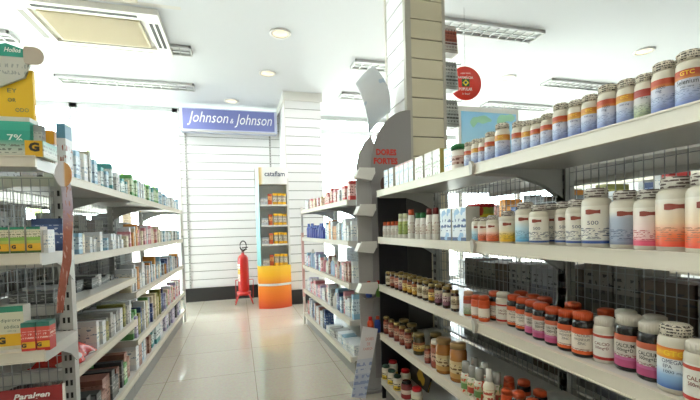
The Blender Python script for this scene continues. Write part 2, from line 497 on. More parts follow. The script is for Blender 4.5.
# ------------------------------------------------------------------ floor stand with medicine packs
t = empty('display_stand', (.455, 5.33, 0))
TEAL = mprint('stand_teal', [(0, '7fc4c6'), (.5, 'a9dcd8'), (1, 'cdebe4')], 'EASE')
def arc(w, d, n=12):
    return [(-w, d)] + [(-w + 2 * w * k / n, -d * .55 * math.sin(PI * k / n) - .06) for k in range(n + 1)] + [(w, d)]
m = MB().prism(arc(.215, .15), 'z', 0, .565)
m.build('base', mprint('stand_base', [(0, 'd2451f'), (.25, 'e8701c'), (.6, 'f0902a'), (.8, 'f6b522'), (1, 'f7c63a')], 'LINEAR'), t)
MB().prism([(x * 1.006, y * 1.006 - .001) for x, y in arc(.215, .15)], 'z', .30, .33).build('white_band', WHITE, t)
MB().box(-.215, .2, .12, .15, .565, 1.72).build('back_panel', mat('stand_inner', 'eceeec', .5), t)
MB().prism([(-.215, .15), (-.215, -.06), (-.175, -.10), (-.165, .15)], 'z', .565, 1.86).build('side_panel', TEAL, t)
MB().box(.19, .215, -.07, .15, .565, 1.72).build('side_panel', WHITE, t)
for z in (.83, 1.08, 1.35):
    MB().box(-.165, .19, -.12, .12, z, z + .022).build('shelf', WHITE, t)
hd = MB().prism(arc(.215, .12), 'z', 1.64, 1.86).build('header', mprint('stand_header', [(0, 'f2b24a'), (.16, 'f6d9a0'), (.22, 'f3f1ec')], 'LINEAR', axis='X'), t)
text_flat('lettering', [dict(s='cataflam', w=.26, h=.065, cx=.03, cz=1.77, off=.01)], INKB, hd, lambda u, v: (u, -.146, v))
tag(t, 'tall display stand with orange base and teal side by the slatted pier', 'display stand')
PACKY = mprint('pack_yellow', [(0, 'e2a91c'), (.25, 'd8d2c2'), (.6, 'b8b0a4'), (.78, 'e8b21c')], ink=('6b4a3a', .2, .8, 8, 14, .5))
PACKG = mprint('pack_grey', [(0, 'c9cdd2'), (.4, 'e2e0dc'), (.8, 'aab3bd')], ink=('7c6a60', .1, .9, 7, 12, .5))
PACKO = mprint('pack_orange', [(0, 'c2572a'), (.4, 'e0a060'), (.8, 'b8472a')], ink=('5a2a1a', .1, .9, 7, 12, .55))
for z, nm in ((.566, 'lowest'), (.853, 'second'), (1.103, 'third'), (1.373, 'top')):
    for k, (x, mm, w_, h_) in enumerate(((-.11, PACKG, .09, .09), (-.035, PACKO, .05, .14), (.03, PACKY, .055, .15), (.092, PACKY, .055, .15), (.15, PACKY, .05, .145))):
        o = MB().box(-w_ / 2, w_ / 2, -.03, .03, 0, h_).build('medicine_carton', mm, None, (.455 + x, 5.28, z))
        reg(o, ['flat grey carton', 'orange carton', 'yellow carton', 'yellow carton', 'yellow carton'][k], "the cataflam stand's %s shelf" % nm, 'box', 'cartons in the display stand')

# ------------------------------------------------------------------ fire extinguisher
t = empty('fire_extinguisher', (.055, 5.72, .18))
t.scale = (.86, .86, .93)
XR_ = mat('extinguisher_red', 'c8231f', .3, coat=.4)
MB().lathe([(.0, .0), (.075, .0), (.085, .01), (.088, .03), (.088, .46), (.08, .51), (.055, .545), (.028, .56), (.024, .58), (0, .58)], 28).build('cylinder', XR_, t)
MB().lathe([(.0, .58), (.022, .58), (.022, .62), (.03, .625), (.03, .65), (0, .65)], 16).build('valve', METAL, t)
MB().box(-.012, .07, -.012, .012, .63, .642).box(-.012, .085, -.01, .01, .66, .672).build('lever', mat('extinguisher_dark', '3a1010', .4), t)
pts = [(.01 + .05 * math.sin(a), -.02, .69 + .075 * math.cos(a)) for a in [R(200 - k * 20) for k in range(19)]]
MB().tube([(-.01, -.02, .62)] + pts + [(.03, -.02, .63)], .009).build('hose', mat('rubber_black', '1d1d1d', .5), t)
mm = MB(); 
for k in range(9):
    a0 = -1.9 + k * .14; a1 = a0 + .14; r_ = .0888
    mm._a([(r_ * math.sin(a0), -r_ * math.cos(a0), .16), (r_ * math.sin(a1), -r_ * math.cos(a1), .16), (r_ * math.sin(a1), -r_ * math.cos(a1), .42), (r_ * math.sin(a0), -r_ * math.cos(a0), .42)], [(0, 1, 2, 3)])
mm.build('label', mprint('ext_label', [(0, 'e8d9c9'), (.4, 'e4c13a'), (.7, 'efe9df')], ink=('8c2a22', .05, .95, 9, 10, .5)), t, fix=False)
tag(t, 'red fire extinguisher on a red floor stand before the slatted wall', 'fire extinguisher')
t = empty('extinguisher_stand', (.055, 5.72, 0))
m = MB().lathe([(.092, .13), (.097, .13), (.097, .179), (.0, .179), (.0, .17), (.092, .17)], 24)
m.build('ring', XR_, t)
for sx, sy in ((-1, -1), (1, -1), (1, 1), (-1, 1)):
    MB().tube([(sx * .065, sy * .065, .15), (sx * .12, sy * .1, .006)], .008).build('leg', XR_, t)
MB().tube([(-.11, .095, .33), (.135, .095, .33)], .006).tube([(-.11, .095, .33), (-.11, .09, .05)], .005).tube([(.135, .095, .33), (.125, .09, .05)], .005).build('rear_frame', XR_, t)
tag(t, 'red tubular stand with four legs under the fire extinguisher', 'stand')

# ------------------------------------------------------------------ gondola shelving
class Gon:
    """local x: from the front edge into the shelf, local y: along; mirrored when side = -1"""
    def __init__(s, ox, oy, rz, side, depth):
        s.ox, s.oy, s.rz, s.side, s.D = ox, oy, rz, side, depth
    def pt(s, x, y, z=0):
        x *= s.side
        c, n = math.cos(s.rz), math.sin(s.rz)
        return (s.ox + x * c - y * n, s.oy + x * n + y * c, z)
    def face(s): return s.rz - s.side * PI / 2
    def yat(s, px, x, z, lo=-.5, hi=6):
        for _ in range(50):
            md = (lo + hi) / 2
            c = column(*s.pt(x, md, z))
            inc = column(*s.pt(x, md + .01, z)) > c
            if (c > px) == inc: hi = md
            else: lo = md
        return lo

def gondola(G, name, label, bays, grid=(.03, .05), top=1.42, rear=True, lipc=LIP, deck=.13, skipgrid=(), tags=True):
    t = empty(name, (G.ox, G.oy, 0), G.rz)
    S = G.side; D = G.D
    ys = sorted({b[0] for b in bays} | {b[1] for b in bays})
    for y in ys:
        if name == 'endcap_shelving': y += .04 if y < .5 else -.04
        m = MB().box(S * (D + .004), S * (D + .044), y - .022, y + .022, 0, top)
        z = .1
        while z < top - .05:
            m.box(S * (D + .0025), S * (D + .004), y - .012, y - .004, z, z + .022, 1).box(S * (D + .0025), S * (D + .004), y + .004, y + .012, z, z + .022, 1)
            z += .05
        m.build('upright', [POST, SLOTM], t)
    for bi, (y0, y1, zs) in enumerate(bays):
        g = MB(); a, b = y0 + .024, y1 - .024; xg = S * (D + .02)
        n = int((b - a) / grid[0])
        for k in range(n + 1):
            yy = a + (b - a) * k / n; g.box(xg - .0012, xg + .0012, yy - .0012, yy + .0012, .12, top - .03)
        nz = int((top - .15) / grid[1])
        for k in range(nz + 1):
            zz = .12 + (top - .15) * k / nz; g.box(xg - .0022, xg + .0005, a, b, zz - .0012, zz + .0012)
        g.build('back_grid', WIRE, t)
        m = MB().box(S * .03, S * (D), y0 + .001, y1 - .001, 0.0, .10)
        m.build('plinth', mat('plinth_grey', '8d8a84', .5), t)
        for zi, z in enumerate(zs):
            s = MB().box(S * .012, S * D, y0 + .002, y1 - .002, z - .012, z)
            s.box(S * .012, S * D, y0 + .002, y0 + .006, z - .04, z - .012).box(S * .012, S * D, y1 - .006, y1 - .002, z - .04, z - .012)
            so_ = s.build('shelf', SHELF, t)
            r = MB().box(0, S * .012, y0 + .0015, y1 - .0015, z - .034, z + .003).box(0, -S * .003, y0 + .0015, y1 - .0015, z - .001, z + .003).box(0, -S * .003, y0 + .0015, y1 - .0015, z - .034, z - .030)
            r.build('price_rail', lipc, so_)
            if z > .3:
                for yy in (y0 + .008, y1 - .012):
                    MB().prism([(S * (D - .0), z - .013), (S * .03, z - .013), (S * .03, z - .03), (S * (D * .45), z - .035), (S * (D * .8), z - .075), (S * D, z - .12)], 'y', yy, yy + .003).build('bracket', POST, so_)
            if rear:
                s2 = MB().box(S * (D + .05), S * (2 * D + .03), y0 + .002, y1 - .002, z - .012, z).box(S * (2 * D + .03), S * (2 * D + .042), y0 + .002, y1 - .002, z - .034, z + .003)
                s2.build('rear_shelf', SHELF, t)
    tag(t, label, 'shelving')
    return t

GW = Gon(4.7, 1.2, 0, 1, .35)
G3 = Gon(2.30, .85, 0, 1, .40)
Z1 = [1.257, .983, .70, .408, .135]
G1 = Gon(.80, .20, 0, 1, .37)
gondola(G1, 'gondola_shelving', 'near right gondola with supplement bottles on five white shelves', [(-1.0, -.005, Z1), (0, .995, Z1), (1.0, 1.99, Z1)], top=1.36)
Z2 = [1.24, .95, .65, .39, .13]
G2 = Gon(.735, 2.62, R(2.4), 1, .36)
gondola(G2, 'gondola_shelving', 'far right gondola with toiletries, ending near the slatted pier', [(0, .8, Z2), (.8, 1.6, Z2)], top=1.32)
ZLn = [1.284, .96, .765, .494, .16]; ZLf = [1.284, .96, .665, .36, .16]
GL_ = Gon(-.650, 1.845, R(-.8), -1, .40)
gondola(GL_, 'gondola_shelving', 'long left gondola of small cartons along the aisle', [(0, .92, ZLn), (.92, 1.94, ZLf), (1.94, 2.96, ZLf)], top=1.36)
ZE = [1.305, .99, .67, .36, .13]
GE = Gon(-.622, 1.50, PI / 2, 1, .28)
gondola(GE, 'endcap_shelving', 'end shelf unit facing the camera at the left photo edge', [(0, .95, ZE)], top=1.30, rear=False)
# post closing the far end of the far right gondola
for g_, y_, l_ in ((G2, 1.63, 'white end post with pink strip on the far right gondola'), (GL_, 3.0, 'slim metal end post on the far end of the left gondola')):
    p = g_.pt(.01, y_)
    m = MB().box(-.012, .012, -.012, .012, 0, 1.28); m.box(-.0135, .0135, -.0135, .0135, .30, 1.0, 1)
    o = m.build('end_post', [WHITE, mat('pink_strip', 'e7b9b4', .5) if g_ is G2 else POST], None, p)
    tag(o, l_, 'post')
# grey clips on the near rail joint, and little price tickets
TIC = mprint('ticket_paper', [(0, 'e9e3d7')])
for zi, z in enumerate(Z1[:4]):
    p = G1.pt(-.006, .998)
    o = MB().prism([(-.012, 0), (-.004, .014), (.008, .02), (.012, .008), (.006, -.03), (-.006, -.03)], 'x', -.006, .006).build('rail_clip', mat('clip_grey', 'b5b0a6', .5), None, (p[0], p[1], z - .006))
    tag(o, 'grey clip over the rail joint of the near right gondola, %s shelf' % ['top', 'second', 'third', 'fourth'][zi], 'clip', 'rail clips')
nt_ = 0
for z, ys in ():
    for y in ys:
        nt_ += 1
        o = MB().box(-.0015, -.0005, -.013, .013, -.03, -.005).build('price_ticket', TIC, None, (.7975, .2 + y - .2, z))
        reg(o, 'small price ticket', "%s right shelf's rail" % {Z1[0]: 'top', Z1[1]: 'second', Z1[2]: 'third'}[z], 'price ticket', 'price tickets on the right rails')
        text_flat('lettering', [dict(s='12,80', w=.018, h=.007, cz=-.017)], mat('ink_grey', 'a9a498', .6), o, lambda u, v: (-.0018, -u, v))

# ------------------------------------------------------------------ goods: templates
def bottle_body(m, Rr, Hh, neck=.62, sh=.70, mi=0, n=28):
    zs = Hh * sh; hn = Hh * .84
    pr = [(0, 0), (Rr * .9, 0), (Rr, .003), (Rr, zs)]
    for k in range(1, 6):
        a = k / 5 * PI / 2
        pr.append((Rr * (neck + (1 - neck) * math.cos(a)), zs + (hn - zs) * math.sin(a)))
    pr += [(Rr * neck, Hh * .88), (0, Hh * .88)]
    return m.lathe(pr, n, mi=mi)
def cap_mesh(m, Rc, z0, z1, n=28, ribs=True, mi=0):
    pr = [(0, z0), (Rc, z0), (Rc, z1 - .003), (Rc - .003, z1), (0, z1)]
    m.lathe(pr, n, mi=mi, sm=True)
    if ribs:
        for k in range(n):
            a = 2 * PI * k / n; r_ = Rc + .0004
            m.tube([(r_ * math.cos(a), r_ * math.sin(a), z0 + .001), (r_ * math.cos(a), r_ * math.sin(a), z1 - .003)], .0007, 4, mi)
    return m
def sleeve(Rr, z0, z1, n=32, gap=0):
    m = MB(); vs = []; fs = []
    for k in range(n + 1):
        a = -PI + 2 * PI * k / n
        vs += [(Rr * math.sin(a), -Rr * math.cos(a), z0), (Rr * math.sin(a), -Rr * math.cos(a), z1)]
    for k in range(n): fs.append((2 * k, 2 * k + 2, 2 * k + 3, 2 * k + 1))
    return m._a(vs, fs, 0, True)
TPL = []
def bottle(name, Rr, Hh, body, cap, label, lz=(.06, .66), capr=.8, capz=(.82, 1.0), ribs=True, text=None, tmats=None, neck=.62, sh=.70):
    o = bottle_body(MB(), Rr, Hh, neck, sh).build(name, body)
    cap_mesh(MB(), Rr * capr, Hh * capz[0], Hh * capz[1], ribs=ribs).build('cap', cap, o)
    if label:
        lb = sleeve(Rr + .0005, Hh * lz[0], Hh * lz[1]).build('label', label, o, fix=False)
        if text:
            text_flat('lettering', text, tmats or [INKB], lb, wrap(Rr + .0011))
    TPL.append(o)
    return o
CAPP = mprint('printed_cap', [(0, 'ded6c4')], ink=('3c352e', 0, 1, 4, 11, .47), rough=.4)
CAPS = mprint('sealed_cap', [(0, 'd9d4ca')], ink=('5b4a44', 0, 1, 4, 5, .47), rough=.3)
def lab(n, top, top2, mid, low, low2, ink='7c86a4'):
    return mprint(n, [(0, low2), (.30, low), (.55, mid), (.73, mid), (.74, top2), (.86, top), (1, top)], 'LINEAR', ink=(ink, .12, .52, 20, 7, .5), rough=.45)
LA = lab('label_orange_blue', 'b34a2a', 'c9823a', 'c2c4cf', 'a2adcc', '5468a4')
LB_ = lab('label_amber_blue', 'c4822f', 'd0a444', 'c2c4cf', '98a6c8', '4a60a0')
LC = lab('label_red_green', '9c3a2e', 'a84636', 'c8c6c0', 'b0b898', '73884e', '7c8478')
LG = 'white bottle with '
RS, HS = .0215, .106
A = {}
A['o'] = (bottle('supplement_bottle', RS, HS, CREAM, CAPP, LA, text=[dict(s='mg', w=.010, h=.006, cz=.045, cx=-.004), dict(s='1000', w=.014, h=.006, cz=.053)], capr=.86), LG + 'orange and blue label')
A['a'] = (bottle('supplement_bottle', RS, HS, CREAM, CAPP, LB_, text=[dict(s='500 mg', w=.02, h=.006, cz=.047), dict(s='GTC', w=.016, h=.006, cz=.0635, m=1, off=.02)], tmats=[INKB, mat('logo_yellow', 'f0c832', .5)], capr=.86), LG + 'amber and blue label')
A['g'] = (bottle('supplement_bottle', RS, HS, CREAM, CAPP, LC, capr=.86, text=[dict(s='50 mg', w=.012, h=.005, cz=.05)], tmats=[INKK]), LG + 'red band and green foot')
A['s'] = (bottle('supplement_bottle', RS, HS, CREAM, CAPP, LA, capr=.9, text=[dict(s='Selenium', w=.034, h=.009, cz=.0475), dict(s='100 mcg', w=.02, h=.004, cz=.038), dict(s='GTC', w=.022, h=.008, cz=.0635, m=1, off=.02)], tmats=[INKK, MC['logo_yellow']]), LG + 'Selenium lettering')
def put(tpl, G, x, y, z, look, row, cat, group, rot=None, sc=1.0, used=set()):
    if tpl.name in used: o = copy_tree(tpl)
    else: used.add(tpl.name); o = tpl
    o.location = G.pt(x, y, z)
    o.rotation_euler = (0, 0, (G.face() if rot is None else rot))
    o.scale = (sc, sc, sc) if not isinstance(sc, tuple) else sc
    reg(o, look, row, cat, group)
    return o
PLACED = {}
def clear_y(G, px, x, z, zz, rad, key):
    """step a bottle back from the shelf edge until it touches none already standing there"""
    L_ = PLACED.setdefault(key, [])
    for k in range(40):
        y = G.yat(px, x, zz)
        if all((x - a) ** 2 + (y - b) ** 2 >= (rad + c) ** 2 for a, b, c in L_): break
        x += .003
    L_.append((x, y, rad))
    return x, y
def facing(G, x, y, blend=.6):
    """turned from the shelf front some way toward the near end of the aisle"""
    f = G.face(); p = G.pt(x, y)
    a = math.atan2(-p[0], p[1]) if False else math.atan2(-(0 - p[0]) * -1, 0)
    tocam = math.atan2(0 - p[1], 0 - p[0]) + PI / 2
    d = (tocam - f + PI) % (2 * PI) - PI
    return f + d * blend
ROW1 = "right gondola's top shelf"; ROW2 = "right gondola's second shelf"; ROW3 = "right gondola's third shelf"
ROW4 = "right gondola's fourth shelf"; ROW5 = "right gondola's lowest shelf"
GRB = 'supplement bottles on the near right gondola'
for px, k, s in ((690, 's', 1.02), (664.5, 'o', 1.0), (645.5, 'g', .93), (627.5, 'a', .97), (608, 'o', 1.0), (590.5, 'a', .92), (576.5, 'a', .92), (561.5, 'o', .98), (548, 'o', .9),
                 (537.5, 'o', .88), (528.5, 'a', .92), (519, 'o', 1.0), (502.5, 'a', 1.08), (491, 'o', .95), (484, 'o', .9), (477, 'a', .95), (469.5, 'o', .93)):
    x = .035 if s > .9 else .05
    x, y = clear_y(G1, px, x, 0, 1.31, RS * s, 1)
    put(A[k][0], G1, x, y, Z1[0], A[k][1], ROW1, 'bottle', GRB, facing(G1, x, y, .75) + random.uniform(-.15, .15), (s, s, s))

# small jar with green lid
o = MB().lathe([(0, 0), (.024, 0), (.026, .003), (.026, .062), (.022, .07), (0, .07)], 24).build('supplement_jar', mprint('jar_pale', [(0, 'd9cfc4'), (.3, 'c9a79a'), (.7, 'd9d2c8')], ink=('7a4a44', .2, .7, 5, 8, .5)))
cap_mesh(MB(), .0265, .0705, .088).build('lid', GREEN, o)
x = .04; put(o, G1, x, G1.yat(459.5, x, 1.3), Z1[0], 'pale jar with green lid', ROW1, 'jar', 'jars on the near right gondola', None, 1.15)

# cartons: unit builder
def carton(name, w_, d_, h_, front, side=None, flap=True):
    """front faces -Y"""
    m = MB().box(-w_ / 2, w_ / 2, -d_ / 2, d_ / 2, 0, h_)
    m.m[2] = 0
    if side:
        for i in (0, 1, 4, 5): m.m[i] = 1
        m.m[3] = 1
    o = m.build(name, [front, side] if side else front)
    return o
WBX = mprint('carton_whiteblue', [(0, 'e9ebee'), (.2, 'dfe8f0'), (.75, 'f0f0ec'), (.92, 'cbdbe8')], ink=('6f8fc0', .12, .8, 9, 8, .6))
WBX2 = mprint('carton_floral', [(0, 'e6e2da'), (.5, 'ece8e0'), (.9, 'd9d2c6')], blotch=('a9b79a', 5, .6), ink=('9a8f86', .3, .7, 7, 8, .62))
WBX3 = mprint('carton_pinktop', [(0, 'e8eaee'), (.85, 'e9d9d9'), (.93, 'c98f8f')], blotch=('b9cbe0', 4, .58))
SIDEC = mat('carton_side', 'c9c4b8', .6)
SIDEO = mat('carton_side_olive', 'a99c50', .6)
for x0, x1, k, sd in ((444, 455.5, WBX, SIDEC), (432.5, 440, WBX2, SIDEO), (424.5, 432, WBX2, SIDEC), (415, 423, WBX2, SIDEC), (408.5, 413, WBX3, SIDEC), (404, 408, WBX3, SIDEC), (399.5, 403.5, WBX3, SIDEC), (395.5, 399, WBX3, SIDEC),
                  (389, 393, WBX, SIDEC), (384, 388, WBX, SIDEC)):
    ya, yb = G1.yat(x1, .02, 1.3), G1.yat(x0, .02, 1.3)
    hh = .112 if x0 < 440 else .10
    o = carton('medicine_carton', yb - ya - .002, .05, hh, k, sd)
    o.location = G1.pt(.045, (ya + yb) / 2, Z1[0]); o.rotation_euler.z = G1.face()
    reg(o, {'carton_whiteblue': 'white carton with pale blue print', 'carton_floral': 'white carton with floral print', 'carton_pinktop': 'white carton with pink top edge'}[k.name], ROW1, 'box', 'cartons on the near right gondola')

# second shelf: big white bottles
def lab2(n, stops, ink):
    return mprint(n, stops, 'LINEAR', ink=(ink, .12, .42, 22, 7, .5), rough=.4)
B = {}
BRN = mat('logo_brown', '8a3a28', .5)
def bigb(key, lm, look, rr=.030, hh=.135, text=None, tm=None):
    tx = list(text or [])
    B[key] = (bottle('supplement_bottle', rr, hh, CREAM, CAPS, lm, (.07, .70), .74, (.83, 1.0), True, tx or None, tm or [BRN, INKB], .6, .74), look)
    em = MB(); pw = wrap(rr + .0012); u_ = rr * .5
    for k in range(8):
        a0, a1 = -1 + k / 4, -1 + (k + 1) / 4
        f0, f1 = .08 * math.sin(a0 * 3), .08 * math.sin(a1 * 3)
        em._a([pw(u_ * a0, hh * .6 + u_ * (-.32 + f0)), pw(u_ * a1, hh * .6 + u_ * (-.32 + f1)), pw(u_ * a1, hh * .6 + u_ * (.3 - f1)), pw(u_ * a0, hh * .6 + u_ * (.3 - f0))], [(0, 1, 2, 3)])
    em.build('emblem', BRN, [c_ for c_ in B[key][0].children if c_.name.startswith('label')][0], fix=False)
bigb('or', lab2('label_orange_fade', [(0, 'd8432c'), (.25, 'e0703c'), (.5, 'e5c9a8'), (1, 'e2dccf')], 'a06a50'), 'large white bottle with orange fading label')
bigb('pk', lab2('label_pink_foot', [(0, 'd8506c'), (.12, 'd8506c'), (.2, 'e2bdb8'), (.5, 'e6cfc8'), (1, 'e2dccf')], 'b0404a'), 'white bottle with pink footed label', .027, .12)
bigb('gb', lab2('label_grey_facts', [(0, '6f7686'), (.12, '8e97aa'), (.7, 'a7afbd'), (.9, 'dcd7ca')], '4d5870'), 'white bottle with grey-blue facts panel', .029, .125)
bigb('bw', lab2('label_blue_foot', [(0, '34508e'), (.06, '34508e'), (.1, 'dcd8cc'), (.6, 'e2dccf'), (1, 'e2dccf')], '3a4560'), 'white bottle with navy swoosh label', .027, .12, [dict(s='500', w=.02, h=.008, cz=.05, m=1)])
bigb('lb', lab2('label_sky', [(0, '3f86b8'), (.1, '6fb0d0'), (.5, 'bcd5de'), (.8, 'e2dccf')], '6a8aa0'), 'white bottle with light blue label', .027, .12)
bigb('ye', lab2('label_yellow', [(0, 'd9a21f'), (.3, 'e3b93c'), (.55, 'e6dcc0'), (1, 'e2dccf')], 'a08040'), 'white bottle with yellow label', .025, .10)
bigb('os', lab2('label_orange_small', [(0, 'c9542a'), (.3, 'd9744a'), (.55, 'e6d0c0'), (1, 'e2dccf')], 'a05040'), 'small white bottle with orange label', .021, .09)
RADB = dict([('or', .0305), ('pk', .0275), ('gb', .0295), ('bw', .0275), ('lb', .0275), ('ye', .0255), ('os', .0215)])
for px, k, s, x in ((709, 'or', 1.0, .05), (676.5, 'or', 1.0, .045), (650, 'pk', .98, .05), (625.5, 'gb', .97, .05), (596.5, 'bw', 1.1, .055), (577.5, 'bw', .93, .05), (565.5, 'bw', .98, .05), (551.5, 'bw', .96, .05), (539, 'bw', .93, .05),
                    (525.5, 'lb', 1.02, .04), (508, 'ye', 1.0, .04), (493, 'os', 1.0, .04), (484, 'os', .95, .045), (477.5, 'lb', .72, .03)):
    sc_ = s * (1.12 if px > 570 else 1.05); x, y = clear_y(G1, px, x - .006, 0, 1.03, B[k][0].dimensions.x / 2 * sc_ if False else RADB[k] * sc_, 2)
    put(B[k][0], G1, x, y, Z1[1], B[k][1], ROW2, 'bottle', GRB, facing(G1, x, y, .8) + random.uniform(-.1, .1), s * (1.12 if px > 570 else 1.05))
o = MB().lathe([(0, 0), (.05, 0), (.05, .13), (0, .13)], 32).build('powder_tin', mprint('tin_print', [(0, 'd89a2c'), (.4, 'e0c23a'), (.8, 'a8b04a')], blotch=('c9482c', 3, .57)))
MB().lathe([(0, .13), (.052, .13), (.052, .144), (0, .144)], 32).build('lid', RED, o)
o.location = G1.pt(.13, G1.yat(481, .13, 1.05), Z1[1]); o.rotation_euler.z = facing(G1, .1, 1)
reg(o, 'yellow and green tin with red lid', ROW2, 'tin', None)
BXB = mprint('carton_skyfade', [(0, '2f4a78'), (.12, 'dfe6ee'), (.5, 'd5dfe8'), (.85, 'eef0f0')], ink=('3a5488', .3, .7, 6, 5, .55), blotch=('8fb4d8', 3, .6))
for x0, x1 in ((452, 466), (440, 451)):
    ya, yb = G1.yat(x1, .02, 1.05), G1.yat(x0, .02, 1.05)
    o = carton('powder_carton', yb - ya - .002, .06, .132, BXB, SIDEC)
    o.location = G1.pt(.05, (ya + yb) / 2, Z1[1]); o.rotation_euler.z = G1.face()
    reg(o, 'tall white carton with sky-blue fade', ROW2, 'box', 'cartons on the near right gondola')
def tubeb(name, capm, bodym, hh=.15, rr=.018, capf=.2, taper=.8):
    o = MB().lathe([(0, 0), (rr * .9, 0), (rr, .004), (rr, hh * .55), (rr * taper, hh * (1 - capf)), (0, hh * (1 - capf))], 20).build(name, bodym)
    MB().lathe([(0, hh * (1 - capf)), (rr * taper, hh * (1 - capf)), (rr * taper * .92, hh), (0, hh)], 20).build('cap', capm, o)
    TPL.append(o); return o
LOT = mprint('lotion_body', [(0, 'e3dfd6'), (.25, 'dcd4c8'), (.6, 'e6e2da')], ink=('a0705c', .25, .7, 7, 7, .56))
LOTG = mprint('lotion_green', [(0, 'e3e0d0'), (.2, '9fae58'), (.7, 'b3bd6a'), (.85, 'e3e0d0')], ink=('56702c', .2, .8, 7, 7, .55))
T = {'m': (tubeb('lotion_bottle', DRED, LOT, .152), 'slim white lotion bottle with maroon cap'), 'g': (tubeb('lotion_bottle', GREEN, LOT, .135), 'slim white lotion bottle with green cap'),
     'o': (tubeb('lotion_bottle', ORANGE, LOT, .158, .02), 'tall white lotion bottle with orange cap'), 'l': (tubeb('lotion_bottle', mat('cap_lime', 'c9cba4', .4), LOTG, .14, .017), 'white and lime lotion bottle'),
     's': (tubeb('lotion_bottle', ORANGE, LOT, .098, .0145, .25), 'small white bottle with orange cap')}
for px, k in ((436, 'm'), (429.5, 'm'), (423.5, 'g'), (418.5, 'g'), (411.5, 'o'), (405.5, 'l'), (401, 'l'), (397, 's'), (393, 's'), (389, 's'), (385, 's')):
    y = G1.yat(px, .04, 1.03); put(T[k][0], G1, .04, y, Z1[1], T[k][1], ROW2, 'bottle', 'lotion bottles on the near right gondola', None, .93)

# third shelf: dark bottles
PKL = mprint('label_pink_calcium', [(0, 'b04a74'), (.22, 'bf6490'), (.32, 'ccc5ba'), (.8, 'cfc8be'), (.81, 'b85a3c'), (.92, 'b85a3c')], ink=('8f2c3a', .32, .4, 20, 9, .5))
ORL = mprint('label_orange_calcium', [(0, 'd35a22'), (.12, 'd35a22'), (.13, 'e0d6c8'), (.75, 'e2dacd'), (.76, 'c9542a')], ink=('7a3626', .13, .2, 20, 9, .5))
WRL = mprint('label_white_calcium', [(0, 'b32a24'), (.1, 'b32a24'), (.11, 'e4e0d6'), (.7, 'e4e0d6'), (.71, 'e0dcd2'), (.85, 'b8402c'), (.95, 'e0dcd2')])
OML = mprint('label_omega', [(0, '3a5c9c'), (.3, '8fb2d4'), (.5, 'dfe6ea'), (.72, 'e0e4e6'), (.74, 'e08a1c'), (.86, 'e8b42a'), (1, 'd9642a')], 'LINEAR')
WTC = mat('white_cap', 'd9d2c4', .4)
RDIA = mat('logo_diamond', 'c0392b', .5)
def T2(a, b, c=None, rr=.025, z=.04):
    r = [dict(s=a, w=rr * 1.35, h=rr * .3, cz=z + .008, off=.015), dict(s=b, w=rr * 1.2, h=rr * .34, cz=z - .002, off=.015)]
    if c: r.append(dict(s=c, w=rr * .9, h=rr * .16, cz=z - .012))
    return r
C = {}
def darkb(key, lm, cap, look, body=BLACKP, rr=.0235, hh=.105, tx=None, tm=None, lz=(.08, .66), capr=.86):
    C[key] = (bottle('supplement_bottle', rr, hh, body, cap, lm, lz, capr, (.82, 1.0), True, tx, tm or [INKK], .7, .74), look)
darkb('wc', PKL, WTC, 'black bottle, white cap, pink label', rr=.026, hh=.112, tx=T2('CALCIUM', '500mg+D', 'supplement', .026, .045))
darkb('op', PKL, ORANGE, 'black bottle, orange cap, pink label', tx=T2('CALCIUM', '500+D', None, .0235, .042))
darkb('oo', ORL, ORANGE, 'black bottle, orange cap, orange label', tx=[dict(s='CALCIUM', w=.032, h=.006, cz=.052), dict(s='MAGNESIUM', w=.033, h=.006, cz=.043), dict(s='ZINC', w=.018, h=.006, cz=.034)])
darkb('ww', WRL, WTC, 'white bottle lettered CALCIO 500+D', CREAM, .0225, .098, T2('CALCIO', '500mg+D', None, .0225, .035), [mat('ink_deepred', '7c2a20', .5), INKK])
darkb('om', OML, CAPP, 'white bottle lettered OMEGA-3 EPA 1000 mg', CREAM, .027, .122, [dict(s='GTC', w=.03, h=.010, cz=.073, m=1, off=.02), dict(s='OMEGA-3', w=.036, h=.007, cz=.058), dict(s='EPA', w=.014, h=.006, cz=.049, cx=-.009), dict(s='1000 mg', w=.03, h=.007, cz=.039)], [INKB, MC['logo_yellow']], (.08, .68), .84)
darkb('cl', LC, mat('clear_gold_cap', 'c9a98a', .25), 'orange tinted bottle with pale cap', mat('tint_orange', 'b5532a', .15, coat=.5), .018, .09)
darkb('oc', ORL, ORANGE, 'orange bottle with orange cap', mat('deep_orange', 'c04a20', .3), .019, .088)
for px, k, s, x in ((702, 'ww', 1.1, .03), (676, 'om', 1.02, .035), (653, 'wc', 1.02, .045), (629.5, 'wc', 1.04, .045), (605, 'ww', 1.02, .035), (583, 'oo', 1.0, .045), (567.5, 'oo', .95, .045), (554, 'op', .98, .06),
                    (541.5, 'op', 1.0, .055), (533, 'op', .98, .05), (523.5, 'oo', .98, .055), (514.5, 'oo', .98, .05), (503.5, 'ww', 1.06, .045), (495, 'oo', .95, .045), (484, 'oc', 1.0, .04), (476.5, 'oc', .95, .04), (468.5, 'cl', 1.0, .04),
                    (655, 'wc', 1.0, .165), (626, 'wc', 1.0, .16), (607, 'oo', 1.0, .15), (573, 'op', 1.0, .15), (545, 'oo', 1.0, .14), (533, 'op', 1.0, .14), (521, 'oo', 1.0, .15)):
    x, y = clear_y(G1, px, x, 0, .75, {'om': .0275, 'wc': .0265, 'ww': .023, 'cl': .0185, 'oc': .0195}.get(k, .024) * s * (1.1 if px > 560 and x < .1 else 1.04), 3)
    look = C[k][1] + (', back row' if x > .13 else '')
    put(C[k][0], G1, x, y, Z1[2], look, ROW3, 'bottle', GRB, facing(G1, x, y, .75) + random.uniform(-.2, .2), s * (1.1 if px > 560 and x < .1 else 1.04))
JB = mat('jar_brown', '3b2415', .12, coat=.6)
